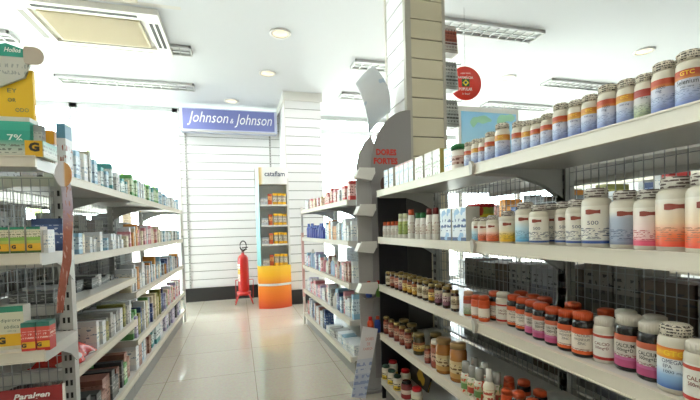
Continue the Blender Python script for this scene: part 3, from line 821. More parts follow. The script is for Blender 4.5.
def jar(name, rr, hh, body, lid, lm, lz=(.15, .72)):
    o = MB().lathe([(0, 0), (rr * .93, 0), (rr, .004), (rr, hh * .76), (rr * .86, hh * .84), (rr * .86, hh * .85), (0, hh * .85)], 26).build(name, body)
    cap_mesh(MB(), rr * .93, hh * .852, hh, 26, False).build('lid', lid, o)
    sleeve(rr + .0005, hh * lz[0], hh * lz[1], 26).build('label', lm, o, fix=False)
    TPL.append(o); return o
JL = [mprint('jarlabel_%d' % i, [(0, a), (.3, b), (.7, c)], ink=('4a3020', .2, .8, 5, 7, .55)) for i, (a, b, c) in enumerate(
    (('8a3a2a', 'c9a08a', 'a8624a'), ('b8872a', 'd9c07a', '8a4a24'), ('c9bda4', '9a8a6a', 'd0c4a8'), ('7a4a5a', 'c0a0a0', 'c9bda4')))]
J = [jar('supplement_jar', .0165, .092, JB, GOLD, l) for l in JL]
JN = ['slim dark jar with red label', 'slim dark jar with yellow label', 'slim dark jar with cream label', 'slim dark jar with mauve label']
for i, px in enumerate((388.5, 393, 397.5, 401.5, 405.5, 410.5, 415.5, 420.5, 426, 432, 438.5, 446.5, 455)):
    k = (2, 0, 0, 3, 1, 1, 1, 2, 2, 1, 3, 3, 2)[i]; y = G1.yat(px, .03, .75)
    put(J[k], G1, .03, y, Z1[2], JN[k], ROW3, 'jar', 'slim dark jars', facing(G1, .03, y, .6), (1.0, 1.0, 1.0 - .06 * (i % 3 == 0)))
    if 0 < i < 11:
        put(J[(k + 1) % 4], G1, .085, y + .01, Z1[2], JN[(k + 1) % 4] + ', back row', ROW3, 'jar', 'slim dark jars', facing(G1, .03, y, .6), .97)

# fourth shelf
Jt = [jar('supplement_jar', .0175, .098, mat('jar_redbrown', '6a2a1c', .15, coat=.5), GOLD, JL[0]), jar('preserve_jar', .0285, .10, mat('jar_olive', '3a3014', .12, coat=.6), GOLD, JL[1], (.2, .6)),
      jar('honey_jar', .031, .128, mat('jar_honey', 'a0662c', .15, coat=.6), mat('lid_tan', '9a7a4c', .35, metal=.3), mprint('label_honey', [(0, 'b98a4a'), (.3, 'd0bd92'), (.8, 'c7b080')], ink=('6a4a2a', .2, .8, 5, 5, .55)), (.1, .55))]
for i, px in enumerate((386.5, 391.5, 397, 402.5, 408)):
    y = G1.yat(px, .035, .47); put(Jt[0], G1, .035, y, Z1[3], 'slim red-brown jar with gold lid', ROW4, 'jar', 'slim red-brown jars', facing(G1, .035, y), 1.05)
for px, x in ((404, .10), (412, .10), (419, .05), (436, .13)):
    y = G1.yat(px, x, .47); put(Jt[1], G1, x, y, Z1[3], 'squat dark jar with gold lid', ROW4, 'jar', 'squat dark jars', facing(G1, .04, y), 1.05)
y = G1.yat(427.5, .03, .47); put(Jt[0], G1, .03, y, Z1[3], 'short red-brown jar with gold lid', ROW4, 'jar', 'slim red-brown jars', None, .84)
o = jar('preserve_jar', .0275, .125, mat('jar_amber', '9a5a2a', .15, coat=.5), WTC, JL[0], (.05, .75))
y = G1.yat(437, .045, .47); put(o, G1, .045, y, Z1[3], 'amber jar with white lid and red label', ROW4, 'jar', None, facing(G1, .045, y))
for px in (444, 458.5):
    x = .045 if px < 450 else .055
    y = G1.yat(px, x, .47); put(Jt[2], G1, x, y, Z1[3], 'large honey jar with tan lid', ROW4, 'jar', 'large honey jars', facing(G1, x, y), (1.12, 1.12, 1.22 if px > 450 else 1.16))
SPG = mprint('spray_green', [(0, 'c9ccb4'), (.2, '5f8a4a'), (.5, 'a9b48a'), (.75, 'd9d4c4')], blotch=('c9482c', 4, .6))
SPR = mprint('spray_red', [(0, 'd9cfc0'), (.2, 'b8402c'), (.5, 'd9b48a'), (.75, 'd9d4c4')], blotch=('6f8a4a', 4, .6))
CLC = mat('clear_cap', 'c4c2ba', .15, trans=.4)
S1 = tubeb('cream_bottle', CLC, SPG, .105, .018, .35, .78); S2 = tubeb('cream_bottle', CLC, SPR, .10, .017, .35, .78)
S3 = tubeb('spray_bottle', WHITE, mprint('spray_cream', [(0, 'd9d0ae'), (.7, 'ddd5c0')], ink=('b0402c', .15, .7, 5, 5, .48)), .118, .0185, .32, .5)
for px, k, x in ((466, 0, .022), (472.5, 1, .025), (479.5, 0, .026), (489, 2, .032), (497, 1, .07), (485, 0, .08), (475, 1, .085)):
    y = G1.yat(px, x, .47); put((S1, S2, S3)[k], G1, x, y, Z1[3], ['green printed bottle with clear cap', 'red printed bottle with clear cap', 'cream spray bottle, red print'][k] + (' behind' if x > .06 else ''), ROW4, 'bottle', 'cream bottles', facing(G1, x, y), 1.1)
for px, k, x in ((507, 'oc', .045), (519, 'op', .05), (533, 'op', .05), (547, 'op', .045), (509, 'oc', .12), (540, 'oo', .12), (561, 'op', .04), (524, 'oo', .13)):
    y = G1.yat(px, x, .47)
    put(C[k][0], G1, x, y, Z1[3], C[k][1] + (', back row' if x > .1 else ''), ROW4, 'bottle', GRB, facing(G1, x, y, .75), (1.0 if k == 'oc' else .95))
# lowest shelf
K1 = bottle('supplement_bottle', .029, .10, CREAM, RED, mprint('label_bee', [(0, 'd9b83a'), (.5, 'd9cfb4'), (.8, 'ddd5c0')], ink=('2a2a22', .1, .7, 4, 4, .5)), neck=.7)
K2 = bottle('supplement_bottle', .025, .085, CREAM, mat('dark_green_cap', '1c3a2c', .35), MC['label_bee'], neck=.7)
K3 = bottle('supplement_bottle', .030, .09, mat('maroon_body', '7a1f22', .3), BLACKP, mprint('label_maroon', [(0, '8a2428'), (.4, 'd0b8a8'), (.8, '7a1f22')]), neck=.8)
for px, x, k, n in ((393, .078, K1, 'white bottle, red cap, yellow label'), (405.5, .088, K1, 'white bottle, red cap, yellow label'), (386, .025, K2, 'white bottle with dark green cap'), (391.5, .028, K2, 'white bottle with dark green cap'),
                    (397.5, .028, K2, 'white bottle with dark green cap'), (406.5, .035, K3, 'maroon bottle with black cap'), (417, .04, K1, 'white bottle with red cap')):
    y = G1.yat(px, x, .2); put(k, G1, x, y, Z1[4], n, ROW5, 'bottle', 'bottles on the lowest right shelf', facing(G1, x, y), 1)

# dark poster panels hanging in the far bay behind the goods
o = MB().box(-.006, .006, -.12, .12, 0, .23).build('leaning_board', mprint('round_logo_board', [(0, '3a3436'), (.5, '26262c'), (1, '8a8a86')], blotch=('c9a03a', 3, .6)))
o.location = (.95, 2.0, .151); o.rotation_euler = (0, R(18), 0)
tag(o, 'dark board with yellow marks leaning on the lowest right shelf', 'board')

# boxes on the rear shelves, seen through the grid
RB = [mprint('rearbox_%d' % i, [(0, a), (.5, b)], ink=('4a4a4a', .2, .8, 6, 6, .55)) for i, (a, b) in enumerate((('8a8a86', 'a5a29a'), ('6a6660', '8f8a80'), ('7a7d86', '9a9ca0'), ('5a4a40', '6a5a4c')))]
for zi, z in ((2, .70), (3, .408), (4, .135)):
    y = .25
    while y < 1.9:
        w_ = random.uniform(.09, .17); h_ = random.uniform(.13, .2) if zi == 2 else random.uniform(.19, .245)
        if random.random() < .96:
            k = random.randrange(4)
            o = MB().box(-.07, .07, -w_ / 2 + .004, w_ / 2 - .004, 0, h_).build('storage_carton', RB[k], None, (1.33, .2 + y + w_ / 2 - .2, z))
            reg(o, ['pale grey carton', 'brown-grey carton', 'blue-grey carton', 'brown carton'][k], "right gondola's rear %s shelf" % {2: 'third', 3: 'fourth', 4: 'lowest'}[zi], 'box', 'cartons behind the wire grid')
        y += w_

# ------------------------------------------------------------------ random filled rows
def pal(name, spec, look):
    return (mprint('pal_' + name, spec[0], 'CONSTANT', ink=spec[1], blotch=spec[2] if len(spec) > 2 else None), look)
def simple(c1, c2, ink): return ([(0, c1), (.22, c2), (.82, c1)], (ink, .25, .8, 7, 7, .56))
P = {
 'white': pal('white', simple('dfe3e6', 'f0f0ec', '8fa5b8'), 'white carton'), 'teal': pal('teal', simple('3f8f90', 'dfe8e6', '2a5a5c'), 'teal and white carton'),
 'sky': pal('sky', simple('8fb8d0', 'd5e4ec', '4a6a8a'), 'pale blue carton'), 'green': pal('green', simple('5fa05a', 'd0e0c0', '2f5a2c'), 'green carton'),
 'navy': pal('navy', simple('2f4470', '4a6294', 'c9d4e4'), 'navy carton'), 'orange': pal('orange', simple('c9822f', 'd99a4a', '6a3a14'), 'orange carton'),
 'red': pal('red', simple('b8302c', 'd9a8a0', '5a1414'), 'red carton'), 'cream': pal('cream', simple('d4c7a8', 'e6dcc4', '8a6a4a'), 'cream carton'),
 'brown': pal('brown', simple('8a5a4c', 'b08878', '4a2a20'), 'brown carton'), 'lilac': pal('lilac', simple('a8a0c4', 'dcd6e4', '6a5a8a'), 'lilac carton'),
 'pink': pal('pink', simple('d98f98', 'efd4d2', '9a4a5a'), 'pink carton'), 'grey': pal('grey', simple('9a9a96', 'bcbab4', '4a4a4a'), 'grey carton'),
 'dark': pal('dark', simple('3a3c3c', '5a5c5a', 'b0b0a8'), 'dark carton'), 'olive': pal('olive', simple('7a7a34', 'a8a45a', '3a3a14'), 'olive carton')}
UB = {}
def unit_box(k):
    if k not in UB:
        o = MB().box(-.5, .5, -.5, .5, 0, 1).build('medicine_carton', P[k][0]); UB[k] = o; return o
    o = UB[k].copy(); COL.objects.link(o); return o
UBO = {}
def unit_bottle(k):
    spec = {'blue': (BLUEP, mat('cap_skyblue', '5a78c8', .4), 'blue bottle with pale cap'), 'white': (WHITE, mat('cap_softblue', '88a8d0', .4), 'white bottle with blue cap'),
            'pale': (mat('plastic_paleblue', 'a8c4e0', .3), WHITE, 'pale blue bottle'), 'redcap': (mat('plastic_green', '5a8a3a', .3), RED, 'green bottle with red cap'),
            'orangecap': (mat('plastic_deepblue', '3450a0', .3), ORANGE, 'blue bottle with orange cap'), 'orangeb': (mat('plastic_orange', 'd0481c', .3), RED, 'orange bottle'), 'pinkb': (mat('plastic_pink', 'd890a0', .3), WHITE, 'pink bottle')}[k]
    if k not in UBO:
        o = MB().lathe([(0, 0), (.42, 0), (.5, .03), (.5, .62), (.4, .74), (.25, .8), (0, .8)], 14).build('toiletry_bottle', spec[0])
        MB().lathe([(0, .8), (.3, .8), (.27, 1), (0, 1)], 12).build('cap', spec[1], o)
        UBO[k] = (o, spec[2]); return o, spec[2]
    return copy_tree(UBO[k][0]), spec[2]
def fill(G, y0, y1, z, row, group, pals, hs=(.08, .13), ws=(.02, .045), ds=(.06, .10), x0=.02, xj=.02, bott=None, pb=0, tilt=0, pstop=.0):
    y = y0
    while y < y1 - ws[0]:
        w_ = random.uniform(*ws); h_ = random.uniform(*hs); d_ = random.uniform(*ds); xx = x0 + random.uniform(0, xj)
        if y + w_ > y1: break
        if bott and random.random() < pb:
            o, look = unit_bottle(random.choice(bott)); w_ = max(w_, .035)
            o.scale = (w_ * .94, w_ * .94, h_)
            o.location = G.pt(xx + w_ / 2, y + w_ / 2, z); cat = 'bottle'
        else:
            k = random.choice(pals); o = unit_box(k); o.name = ('toiletry_carton' if G is G2 else 'product_pack' if G in (GW, G3) else 'medicine_carton'); look = P[k][1]
            o.scale = (w_ - .002, d_, h_); o.location = G.pt(xx + d_ / 2, y + w_ / 2, z); cat = 'box'
        o.rotation_euler.z = G.face()
        reg(o, look, row, cat, group)
        y += w_ + (random.uniform(.01, .03) if random.random() < pstop else 0)

def mk(s): return s.split()
# far right gondola
g = 'toiletries on the far right gondola'
N2 = 'the far right gondola, %s shelf'
fill(G2, .02, .78, Z2[0], N2 % 'top', g, mk('red white white pink red'), (.08, .14), (.04, .08), bott=['redcap'], pb=.0)
fill(G2, .82, 1.58, Z2[0], N2 % 'top', g, mk('white red cream pink orange'), (.07, .11), (.04, .08))
fill(G2, .02, .78, Z2[1], N2 % 'second', g, mk('orange white grey cream white sky'), (.09, .16), (.035, .07), bott=['white', 'pale'], pb=.25)
fill(G2, .82, 1.58, Z2[1], N2 % 'second', g, mk('white navy'), (.10, .15), (.05, .07), bott=['blue'], pb=.85)
fill(G2, .02, .78, Z2[2], N2 % 'third', g, mk('white pink green brown sky cream'), (.10, .16), (.03, .06), bott=['pale', 'white'], pb=.5)
fill(G2, .82, 1.58, Z2[2], N2 % 'third', g, mk('white pink lilac sky'), (.10, .18), (.04, .06), bott=['pale', 'pinkb', 'blue'], pb=.3)
fill(G2, .02, .78, Z2[3], N2 % 'fourth', g, mk('white grey sky red pink navy white'), (.10, .18), (.03, .06), bott=['white', 'pale'], pb=.25)
fill(G2, .82, 1.58, Z2[3], N2 % 'fourth', g, mk('white pink lilac white'), (.08, .15), (.03, .06))
fill(G2, .02, .78, Z2[4], N2 % 'lowest', g, mk('white white grey sky'), (.05, .08), (.06, .1), (.09, .14))
fill(G2, .82, 1.58, Z2[4], N2 % 'lowest', g, mk('navy white brown dark white red'), (.12, .18), (.03, .05))
PB_ = [mprint('palebox_%d' % i, [(0, a), (.5, b)], ink=('8a98a8', .2, .8, 6, 6, .55)) for i, (a, b) in enumerate((('c4ccd4', 'd6dce0'), ('b8c8d8', 'cdd8e2')))]
for zi, z in enumerate(Z2):
    y = .02
    while y < 1.4:
        w_ = random.uniform(.12, .2); k = random.randrange(2)
        if y < .8 < y + w_: y = .81
        o = MB().box(-.06, .06, -w_ / 2 + .004, w_ / 2 - .004, 0, random.uniform(.14, .2)).build('storage_carton', PB_[k], None, G2.pt(.5, y + w_ / 2, z), G2.rz)
        reg(o, ['pale grey carton', 'pale blue-grey carton'][k], "far right gondola's rear %s shelf" % ('top', 'second', 'third', 'fourth', 'lowest')[zi], 'box', 'cartons on the far side of the far right gondola')
        y += w_
# left gondola
g = 'cartons on the long left gondola'
NL = "the left gondola's %s shelf"
fill(GL_, .02, .9, Z1[0] + .027, NL % 'top', g, mk('white white teal sky white grey teal'), (.08, .16), (.02, .05), pstop=.1)
fill(GL_, .94, 1.9, Z1[0] + .027, NL % 'top', g, mk('white sky white green cream teal green'), (.09, .15), (.025, .05))
fill(GL_, 1.96, 2.9, Z1[0] + .027, NL % 'top', g, mk('sky white grey white sky'), (.07, .13), (.025, .05))
fill(GL_, .02, .9, .96, NL % 'second', g, mk('white white cream white sky'), (.05, .10), (.02, .045), pstop=.25, xj=.04)
fill(GL_, .94, 1.9, .96, NL % 'second', g, mk('cream orange white brown cream pink'), (.09, .15), (.02, .04))
fill(GL_, 1.96, 2.9, .96, NL % 'second', g, mk('sky teal white grey cream'), (.07, .11), (.03, .05))
fill(GL_, .05, .88, .765, NL % 'third', g, mk('dark grey dark white'), (.03, .06), (.06, .1), (.1, .18), x0=.08, xj=.05, pstop=.4)
fill(GL_, .94, 1.9, .665, NL % 'third', g, mk('white grey orange white cream sky'), (.10, .19), (.025, .05))
fill(GL_, 1.96, 2.9, .665, NL % 'third', g, mk('white sky orange grey navy'), (.09, .15), (.025, .05))
fill(GL_, .30, .90, .494, NL % 'fourth', g, mk('grey grey white olive'), (.09, .14), (.03, .05), (.14, .2))
fill(GL_, .94, 1.9, .36, NL % 'fourth', g, mk('navy olive cream lilac navy green white'), (.13, .22), (.03, .06))
fill(GL_, 1.96, 2.9, .36, NL % 'fourth', g, mk('lilac cream pink white green'), (.10, .17), (.03, .06))
fill(GL_, .05, .90, .16, NL % 'lowest', g, mk('dark brown dark white green'), (.10, .17), (.04, .07), (.12, .2))
fill(GL_, .94, 1.9, .16, NL % 'lowest', g, mk('brown teal sky white teal'), (.11, .17), (.05, .08), (.12, .2))
fill(GL_, 1.96, 2.9, .16, NL % 'lowest', g, mk('teal white lilac dark'), (.1, .16), (.04, .07))
for zi, z in ((0, 1.284), (1, .96), (2, .765), (3, .494), (4, .16)):
    y = .03
    while y < 2.7:
        if y > .9 and zi in (2, 3): zz = ZLf[zi]
        else: zz = z
        w_ = random.uniform(.12, .22); h_ = random.uniform(.17 if y > .9 and zi else .1 if y > .9 else (.12, .2, .13, .18, .22)[zi], (.2, .27, .15, .24, .28)[zi] if y < .9 else (.2, .29, .25, .26, .18)[zi])
        if y < .9 < y + w_: y = .94; continue
        if random.random() < (1.0 if y < .9 else .8):
            k = random.randrange(4)
            o = MB().box(-.07, .07, -w_ / 2 + .004, w_ / 2 - .004, 0, h_).build('storage_carton', RB[k], None, GL_.pt(.56, y + w_ / 2, zz), GL_.rz)
            reg(o, ['pale grey carton', 'brown-grey carton', 'blue-grey carton', 'brown carton'][k], "left gondola's rear %s shelf" % ('top', 'second', 'third', 'fourth', 'lowest')[zi], 'box', 'cartons on the far side of the left gondola')
        y += w_
# red bag on the near bay's fourth shelf
m = MB(); n = 12; vs = []
for i in range(n + 1):
    for j in range(n + 1):
        u, v = i / n, j / n
        b_ = math.sin(PI * u) * math.sin(PI * v)
        vs.append((-.09 + .18 * u + .01 * math.sin(9 * v), -.11 + .22 * v + .012 * math.sin(7 * u), .004 + .085 * b_ ** .6 + .006 * math.sin(13 * u + 8 * v) * b_))
fs = [(i * (n + 1) + j, (i + 1) * (n + 1) + j, (i + 1) * (n + 1) + j + 1, i * (n + 1) + j + 1) for i in range(n) for j in range(n)]
nb = len(vs); vs += [(x, y, 0.0005) for x, y, z in vs]
fs2 = [tuple(reversed([k + nb for k in f])) for f in fs]
edge = [i * (n + 1) for i in range(n + 1)] + [n * (n + 1) + j for j in range(1, n + 1)] + [i * (n + 1) + n for i in range(n - 1, -1, -1)] + [j for j in range(n - 1, 0, -1)]
side = [(edge[k], edge[(k + 1) % len(edge)], edge[(k + 1) % len(edge)] + nb, edge[k] + nb) for k in range(len(edge))]
m._a(vs, fs + fs2 + side, 0, True)
o = m.build('plastic_pouch', mprint('pouch_red', [(0, 'b8291f'), (1, 'c9402c')], blotch=('c9c4bc', 2.2, .60), rough=.25), None, GL_.pt(.115, .165, .4945))
tag(o, 'crumpled red plastic pouch on the left gondola by the slotted post', 'pouch')

GP = Gon(-2.45, 1.6, 0, -1, .36)  # unseen gondola, added with its cartons to block low light from the left
gondola(GP, 'gondola_shelving', 'added parallel gondola farther left, blocking low light from the glazed side', [(0, 1.2, Z2), (1.2, 2.4, Z2), (2.4, 3.4, Z2)], grid=(.06, .1), top=1.3, rear=False)
for zi in range(5):
    y = .05
    while y < 3.1:
        w_ = random.uniform(.22, .4)
        k = random.randrange(4)
        o = MB().box(-.1, .1, -w_ / 2 + .004, w_ / 2 - .004, 0, random.uniform(.15, .23)).build('storage_carton', RB[k], None, GP.pt(.18, y + w_ / 2, Z2[zi]))
        reg(o, ['pale grey carton', 'brown-grey carton', 'blue-grey carton', 'brown carton'][k], "far left gondola's %s shelf" % ('top', 'second', 'third', 'fourth', 'lowest')[zi], 'box', 'cartons on the added light-blocking gondola')
        y += w_

# ------------------------------------------------------------------ end shelf goods, left edge
def Xa(px, y, z=1.1):
    lo, hi = -2.5, 1
    for _ in range(50):
        md = (lo + hi) / 2
        if column(md, y, z) > px: hi = md
        else: lo = md
    return lo
GENY = mat('generic_yellow', 'd9a81c', .5)
def ebox(x0, x1, y, d, z, h, m_, rows=None, tm=None, look='', row='', gy=None, side=None, name='medicine_carton'):
    """carton facing the camera side; x0,x1 are in metres"""
    w_ = x1 - x0
    o = carton(name, w_, d, h, m_, side)
    o.location = ((x0 + x1) / 2, y + d / 2, z)
    if gy:
        b_ = MB().box(-w_ / 2 + gy[0] * w_, -w_ / 2 + gy[1] * w_, -d / 2 - .0008, -d / 2 - .0002, gy[2] * h, gy[3] * h).build('generic_band', GENY, o)
        g_ = gy[4]
        text_flat('letter_mark', [dict(s='G', w=g_[2], h=g_[2], cx=g_[0] * w_ - w_ / 2, cz=g_[1] * h, off=.06)], INKK, b_, lambda u, v: (u, -d / 2 - .0014, v))
    if rows: text_flat('lettering', rows, tm, o, lambda u, v: (u, -d / 2 - .0014, v))
    if look: reg(o, look, row, 'box', 'medicine cartons on the left end shelf')
    return o
ER = "left end unit's %s shelf"
# low wide carton at the front of the top shelf
x1 = Xa(43.5, 1.505, 1.33); xm = Xa(25, 1.505, 1.33)
ebox(x1 - .24, x1, 1.505, .10, 1.305, .052, mprint('low_carton', [(0, '9aa58c'), (.2, 'c4c4b4'), (.7, '8fae9a'), (1, '4a9a84')], 'LINEAR', ink=('6a7468', .2, .75, 4, 20, .52)), look='low wide carton with yellow G mark', row=ER % 'top',
     gy=(1 - (x1 - xm) / .24, .99, .0, 1, (1 - (x1 - xm) / .48, .6, .03)))
# tall cardboard display standing behind it
t = empty('counter_display', (-.80, 1.635, 1.305))
def X_(px, y=1.62, z=1.5): return Xa(px, y, z) + .80
xr = X_(29)
MB().box(xr - .30, xr, -.015, .05, 0, .155).build('tray_box', mprint('tray_teal', [(0, '2f9a84'), (.7, '3aa890'), (.86, '3aa890'), (.9, 'd9d9cc')], ink=None), t)
MB().box(xr - .30, xr, .02, .035, .155, .33).build('yellow_panel', mat('display_yellow', 'e0b41c', .5), t)
pl = [(xr - .30, .28), (xr - .12, .25), (xr - .02, .30), (xr + .004, .36), (xr - .01, .395), (xr - .07, .415), (xr - .12, .40), (xr - .30, .38)]
MB().prism(pl, 'y', .008, .018).build('header_card', mprint('header_grey', [(0, 'c9c9bd'), (.7, 'b9bfb4'), (.72, '2f9a84')], ink=('9a9f98', .3, .62, 7, 40, .52)), t)
bl = [(xr + .008 + .030 * math.cos(a) + .006 * math.cos(2 * a), .375 + .034 * math.sin(a) - .012 * math.cos(a) * 0 + .004 * math.sin(3 * a)) for a in [2 * PI * k / 20 for k in range(20)]]
MB().prism(bl, 'y', -.002, .006, sm=True).build('rounded_tab', mat('tab_beige', 'b7ab9a', .5, noise=.1), t)
text_flat('lettering', [dict(s='Hollos', w=.05, h=.016, cx=xr - .05, cz=.392, shear=.3, off=.02)], INKW, t, lambda u, v: (u, .006, v))
text_flat('lettering', [dict(s='EY', w=.028, h=.014, cx=xr - .062, cz=.255), dict(s='OR', w=.024, h=.014, cx=xr - .064, cz=.222), dict(s='ODO', w=.04, h=.014, cx=xr - .035, cz=.188)], mat('ink_teal', '3a6a5c', .5), t, lambda u, v: (u, .018, v))
text_flat('lettering', [dict(s='7%', w=.045, h=.026, cx=xr - .045, cz=.082, off=.01)], INKW, t, lambda u, v: (u, -.0165, v))
tag(t, 'yellow and teal cardboard display with rounded header on the left end shelf', 'display')
# other boxes on the top shelf
x0 = Xa(29.5, 1.62, 1.4); x1 = Xa(39, 1.62, 1.4)
ebox(x0 + .003, x1, 1.64, .03, 1.305, .135, P['grey'][0], look='grey and white carton beside the display', row=ER % 'top')
for a, b, h, k, yy in ((40, 45.5, .135, 'orange', 1.72), (46, 55, .135, 'orange', 1.72), (56.5, 66, .155, 'sky', 1.69)):
    x0, x1 = Xa(a, yy, 1.4), Xa(b, yy, 1.4)
    ebox(x0, x1 - .002, yy, .06, 1.305, h, mprint('eb_' + k, {'orange': [(0, 'd6d0c6'), (.62, 'e0931c')], 'sky': [(0, 'd2d4d4'), (.66, '4f8098')]}[k], ink=('8a4a3a', .1, .5, 4, 5, .55)), look={'orange': 'white carton with orange top', 'sky': 'white carton with steel-blue top'}[k], row=ER % 'top')
# second shelf
GY = mprint('green_yellow', [(0, '3a5a24'), (.12, 'd9a01c'), (.38, 'a8b04a'), (.5, '7fa544'), (.62, 'd6cdb4'), (.9, '1f7a5c')], ink=('7a7a5a', .6, .88, 12, 10, .5))
for a, b in ((-22, -6), (-5, 9), (10, 25), (26.5, 41)):
    x0, x1 = Xa(a, 1.51, 1.03), Xa(b, 1.51, 1.03)
    ebox(x0, x1 - .001, 1.51, .05, .99, .088, GY, look='green and yellow carton, G mark', row=ER % 'second', side=SIDEC, gy=(.1, .9, .2, .34, (.25, .27, .012)))
x0, x1 = Xa(43, 1.53, 1.03), Xa(48.0, 1.53, 1.03)
ebox(x0, x1, 1.53, .05, .99, .078, P['white'][0], look='slim white carton', row=ER % 'second')
x0, x1 = Xa(32, 1.68, 1.03), Xa(63, 1.68, 1.03)
ebox(x0, x1, 1.68, .08, .99, .12, P['navy'][0], look='wide navy carton at the back', row=ER % 'second')
# third shelf
DIP = mprint('dipirona', [(0, 'd0c9ac'), (.08, 'e0a81c'), (.36, 'd9d6bc'), (.86, '2f8a6c')], ink=None)
x0, x1 = Xa(-22, 1.56, .72), Xa(24, 1.56, .72)
ebox(x0, x1, 1.56, .05, .67, .145, DIP, [dict(s='dipirona', w=.055, h=.014, cx=.028, cz=.097), dict(s='sódica', w=.042, h=.012, cx=.03, cz=.077), dict(s='500 mg', w=.024, h=.005, cx=.03, cz=.062)], [mat('ink_green', '3a5a44', .5)],
     look='cream carton lettered dipirona sódica', row=ER % 'third', side=SIDEC, gy=(.0, .99, .1, .34, (.5, .22, .024)))
RTL = mprint('red_teal', [(0, 'c02a24'), (.2, 'c02a24'), (.4, 'c9483c'), (.84, '2a6a5c')], ink=('e8c8bc', .45, .7, 8, 8, .5))
for a, b in ((20.5, 35.5), (36, 50)):
    x0, x1 = Xa(a, 1.505, .72), Xa(b, 1.505, .72)
    ebox(x0 + .001, x1 - .001, 1.505, .045, .67, .095, RTL, look='small red carton, teal top', row=ER % 'third', gy=(.06, .98, .12, .34, (.2, .23, .014)))
# hanging promotional board
t = empty('promo_board', (-.665, 1.496, .40))
x1 = Xa(62, 1.485, .5) + .665; x0 = x1 - .175
MB().box(x0, x1, -.004, 0, -.03, .155).build('board', mat('board_maroon', '8a1a1c', .45), t)
MB().box(x1, x1 + .008, -.004, 0, -.03, .158).build('white_edge', WHITE, t)
text_flat('lettering', [dict(s='Paralgen', w=.10, h=.024, cx=x1 - .085, cz=.128, shear=.25, off=.03), dict(s='paracetamol', w=.05, h=.008, cx=x1 - .06, cz=.10)], INKW, t, lambda u, v: (u, -.005, v))
tag(t, 'dark red board lettered Paralgen at the bottom left corner', 'sign')
for k in range(5):
    o = unit_box(('grey', 'dark', 'grey', 'white', 'dark')[k]); o.scale = (.05, .08, .09); o.location = (-.65 - k * .055, 1.60, .36)
    reg(o, P[('grey', 'dark', 'grey', 'white', 'dark')[k]][1], ER % 'fourth', 'box', 'medicine cartons on the left end shelf')

# translucent foil strip hanging at the corner
m = MB(); vs = []; N_ = 30
for i in range(N_ + 1):
    t_ = i / N_; z = 1.235 - .44 * t_
    a = .35 * math.sin(t_ * 9) ; w_ = .014 * (1 - .35 * max(0, t_ - .6) / .4); cx = -.537 + .006 * math.sin(t_ * 6) - .035 * max(0, t_ - .62) * 2; cy = 1.478 + .003 * math.sin(t_ * 11)
    dx, dy = w_ * math.cos(a), w_ * math.sin(a) * .5
    vs += [(cx - dx, cy - dy, z), (cx + dx, cy + dy, z), (cx + dx, cy + dy + .002, z), (cx - dx, cy - dy + .002, z)]
fs = []
for i in range(N_):
    for k in range(4): fs.append((4 * i + k, 4 * i + (k + 1) % 4, 4 * i + 4 + (k + 1) % 4, 4 * i + 4 + k))
m._a(vs, fs, 0, False)
FOIL = mprint('copper_foil', [(0, '8a4434'), (.6, '9a5a48'), (.8, 'b0a0b0'), (1, 'd0ccd8')], 'LINEAR', blotch=('b58474', 9, .62), rough=.2)
st = m.build('hanging_foil_strip', FOIL)
MB().prism([(.024 * math.cos(a), .040 * math.sin(a)) for a in [2 * PI * k / 24 for k in range(24)]], 'y', 0, .004).build('oval_head', mprint('foil_head', [(0, 'd8d4d8'), (.5, 'd9d6da'), (.62, 'c9985c'), (1, 'b57a44')], 'LINEAR', axis='X', rough=.2), st, (-.538, 1.474, 1.245))
tag(st, 'copper foil strip with an oval white head hanging at the left shelf corner', 'hanging strip')

# ------------------------------------------------------------------ grey end display: DORES FORTES
t = empty('floor_display', (.74, 2.36, 0))
GC = mat('display_grey', '8f8b8a', .45)
GC2 = mat('display_grey_light', 'a9a6a4', .45)
pl = [(.06, .10), (.06, 1.32)]
for k in range(0, 13):
    a = PI - k / 12 * PI / 2
    pl.append((.335 + .275 * math.cos(a), 1.40 + .38 * math.sin(a)))
pl += [(.335, .10)]
# arch panel spans x .085..(.335)
MB().prism([(x - .0, z) for x, z in pl], 'y', -.075, -.067).build('arch_panel', GC, t)
text_flat('lettering', [dict(s='DORES', w=.135, h=.040, cx=.165, cz=1.51, off=.05), dict(s='FORTES', w=.16, h=.040, cx=.160, cz=1.455, off=.05)], INKR, t, lambda u, v: (u, -.0762, v))
MB().prism([(.155 + .035 * math.cos(a), 1.31 + .05 * math.sin(a)) for a in [2 * PI * k / 20 for k in range(20)]], 'y', -.0775, -.0755).build('printed_spot', mat('spot_brown', '4a2c24', .5), t)
# side strip with scalloped outline
pl = [(-.02, .02), (-.03, 1.30), (-.025, 1.42), (-.005, 1.50), (.03, 1.57), (.075, 1.62), (.095, 1.56), (.075, 1.34), (.07, 1.2), (.085, 1.10), (.105, 1.0), (.09, .9), (.10, .75), (.10, .02)]
MB().prism(pl, 'y', -.05, -.042).build('side_strip', GC2, t)
for z, k in ((1.375, 0), (1.155, 1), (.93, 2), (.68, 3)):
    tr = MB().prism([(-.055, z - .03), (.05, z - .045), (.075, z + .005), (-.03, z + .02)], 'y', -.12, -.052)
    tr.box(-.03, .07, -.125, -.118, z - .01, z + .03)
    tr.build('price_tray', WHITE, t)
ld = MB().prism([(-.118, .03), (-.03, .01), (.06, .425), (-.035, .45)], 'y', -.135, -.129)
lo = ld.build('leaflet_panel', mprint('leaflet', [(0, 'c4cce0'), (.35, 'd4d8e6'), (.55, 'e8e6ea'), (1, 'eceaea')], ink=('9aa8d0', .05, .5, 12, 6, .5)), t)
text_flat('lettering', [dict(s='DORES', w=.05, h=.018, cz=.37, cx=.005), dict(s='DE', w=.02, h=.018, cz=.34, cx=-.002), dict(s='CABEÇA', w=.06, h=.018, cz=.31, cx=-.008)], mat('ink_softred', 'd88a84', .5), lo, lambda u, v: (u, -.1362, v))
